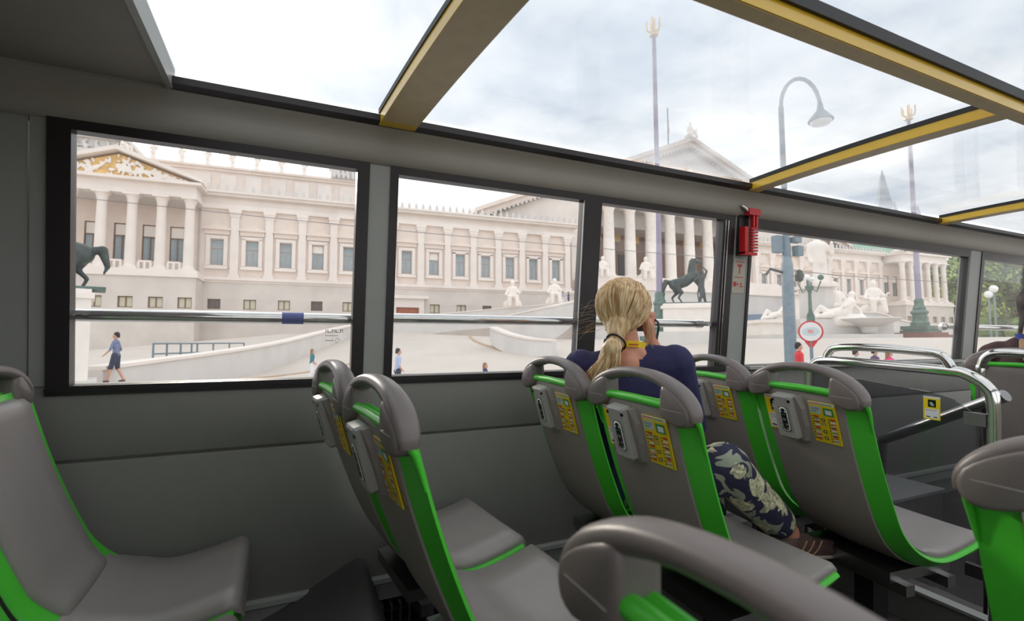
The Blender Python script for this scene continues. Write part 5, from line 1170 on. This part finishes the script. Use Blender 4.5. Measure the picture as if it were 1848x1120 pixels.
# ------------------------------------------------------------------ trees on the right
def tree(px, r, ytop, wpx, mat_, seed, lb):
    rnd = random.Random(seed); g = onground(px, min(r, 150)); d = ray(px, 600); h0 = math.hypot(d.x, d.y); g = Vector((d.x*r/h0, d.y*r/h0, g.z))
    H_ = P(px, ytop, r).z-g.z; Wd = wpx/FPX*r*.5*1.05
    t = thing('tree', lb, 'tree', tuple(g), group='trees beyond the palace')
    tr = MB().tube([(0, 0, -.5), (.1, 0, H_*.3), (0, .1, H_*.55)], [.45, .35, .2], 8)
    for k in range(5):
        a = k*1.3; tr.tube([(0, 0, H_*(.28+.04*k)), (Wd*.35*math.cos(a), Wd*.35*math.sin(a), H_*.5), (Wd*.55*math.cos(a), Wd*.55*math.sin(a), H_*.66)], [.2, .13, .05], 6)
    part('trunk', tr, 'bark', t, True)
    mb = MB(); cl = []
    for k in range(46):
        a = rnd.uniform(0, 6.283); rad = Wd*math.sqrt(rnd.random())*.82; z = H_*rnd.uniform(.16, .93); sh = math.sqrt(max(0, 1-((z/H_-.5)/.5)**2)); cl.append((rad*math.cos(a)*(.45+.6*sh), rad*math.sin(a)*(.45+.6*sh), z, Wd*rnd.uniform(.2, .36)))
    for (x, y, z, q) in cl:
        for k in range(170):
            v = Vector((rnd.gauss(0, 1), rnd.gauss(0, 1), rnd.gauss(0, .8))).normalized()*q*rnd.uniform(.6, 1.05); c_ = Vector((x, y, z))+v
            n_ = (v.normalized()+Vector((rnd.uniform(-.7, .7), rnd.uniform(-.7, .7), rnd.uniform(-.3, .9)))).normalized(); a = n_.orthogonal().normalized(); b = n_.cross(a); l = rnd.uniform(.22, .46)*(r/120)
            i = len(mb.v); mb.v += [tuple(c_+a*l), tuple(c_+b*l*.6), tuple(c_-a*l), tuple(c_-b*l*.6)]; mb.f.append((i, i+1, i+2, i+3)); mb.m.append(0)
    me = mb.mesh('crown', mat_, recalc=False); link('crown', me, t)['kind'] = 'stuff'
    core = MB()
    for (x, y, z, q) in cl[::2]: core.ball((x, y, z), q*.72, 8)
    part('inner_foliage', core, mat_, t, True)['kind'] = 'stuff'
for px, r, yt, w_, m_2, sd_, lb in ((1738, 150, 455, 92, 'leaf', 1, 'broad light green tree right of the far pavilion'), (1708, 158, 478, 44, 'leaf2', 2, 'dark tree peeping out beside the far pavilion corner'), (1775, 155, 448, 92, 'leaf2', 3, 'dark green tree behind the front pillar'), (1822, 150, 470, 96, 'leaf', 4, 'olive green tree in the foremost window'), (1890, 150, 455, 110, 'leaf2', 5, 'dark tree behind the seated man'), (1752, 140, 520, 70, 'leaf', 6, 'low bushy tree at the foot of the tree line')):
    tree(px, r, yt, w_, m_2, sd_, lb)
hd = MB(); rnd = random.Random(21)
h0 = P(1685, 600, 138)
for k in range(60):
    q = P(1690+4.2*k, 596, 138+rnd.uniform(-4, 4)); hd.ball((q.x, q.y, gz(q.x, q.y)+rnd.uniform(.6, 2.6)), rnd.uniform(1.5, 2.6), 8)
single('hedge', hd, 'leaf2', 'dark hedge along the foot of the tree line', 'hedge', tuple(h0), smooth=True)
# distant spire
p = P(1607, 600, 158); t = thing('spire', 'faint grey church spire seen through the roof glass', 'tower', tuple(p)); hh = P(1607, 298, 155).z-p.z
part('tower', MB().box(-5, 5, -5, 5, -8, hh*.62).box(-6, 6, -6, 6, hh*.5, hh*.53), 'spire', t)
part('tower_roof', MB().lathe([(5.5, hh*.62), (3, hh*.72), (1.6, hh*.82), (.6, hh*.95), (.1, hh)], n=8), 'spire', t)
for s in (-1, 1): part('turret', MB().lathe([(1.2, hh*.5), (1.2, hh*.66), (.1, hh*.76)], c=(s*5, -5, 0), n=8), 'spire', t)
# flag pole on the gable
p = P(1207, 292, 89); t = thing('flagpole', 'thin flagpole with hanging red flag above the gable', 'flagpole', tuple(p)); hh = P(1207, 195, 89).z-p.z
part('pole', MB().tube([(0, 0, -6), (0, 0, hh)], .12, 6), 'lampgrey', t)
part('flag', MB().rings([[(.1, 0, hh*.55+z) , (.35+.1*math.sin(z*3), .1, hh*.55+z), (.4+.1*math.sin(z*3), .18, hh*.55+z), (.1, .05, hh*.55+z)] for z in (0, .6, 1.2, 1.8, 2.2)]), 'orange', t)
# globe lamps among the trees
for px, py, lb in ((1784, 531, 'white globe lamp before the trees at the pillar edge'), (1793, 521, 'smaller globe lamp right of the white one')):
    q = P(px, py, 60); t = thing('globe_lamp', lb, 'lamp', (q.x, q.y, gz(q.x, q.y))); part('post', MB().tube([(q.x, q.y, gz(q.x, q.y)-.3), (q.x, q.y, q.z)], .08, 8), 'lampgrey', t, True, origin=t.location); part('globe', MB().ball(q, .32, 12), 'globe', t, True, origin=t.location)
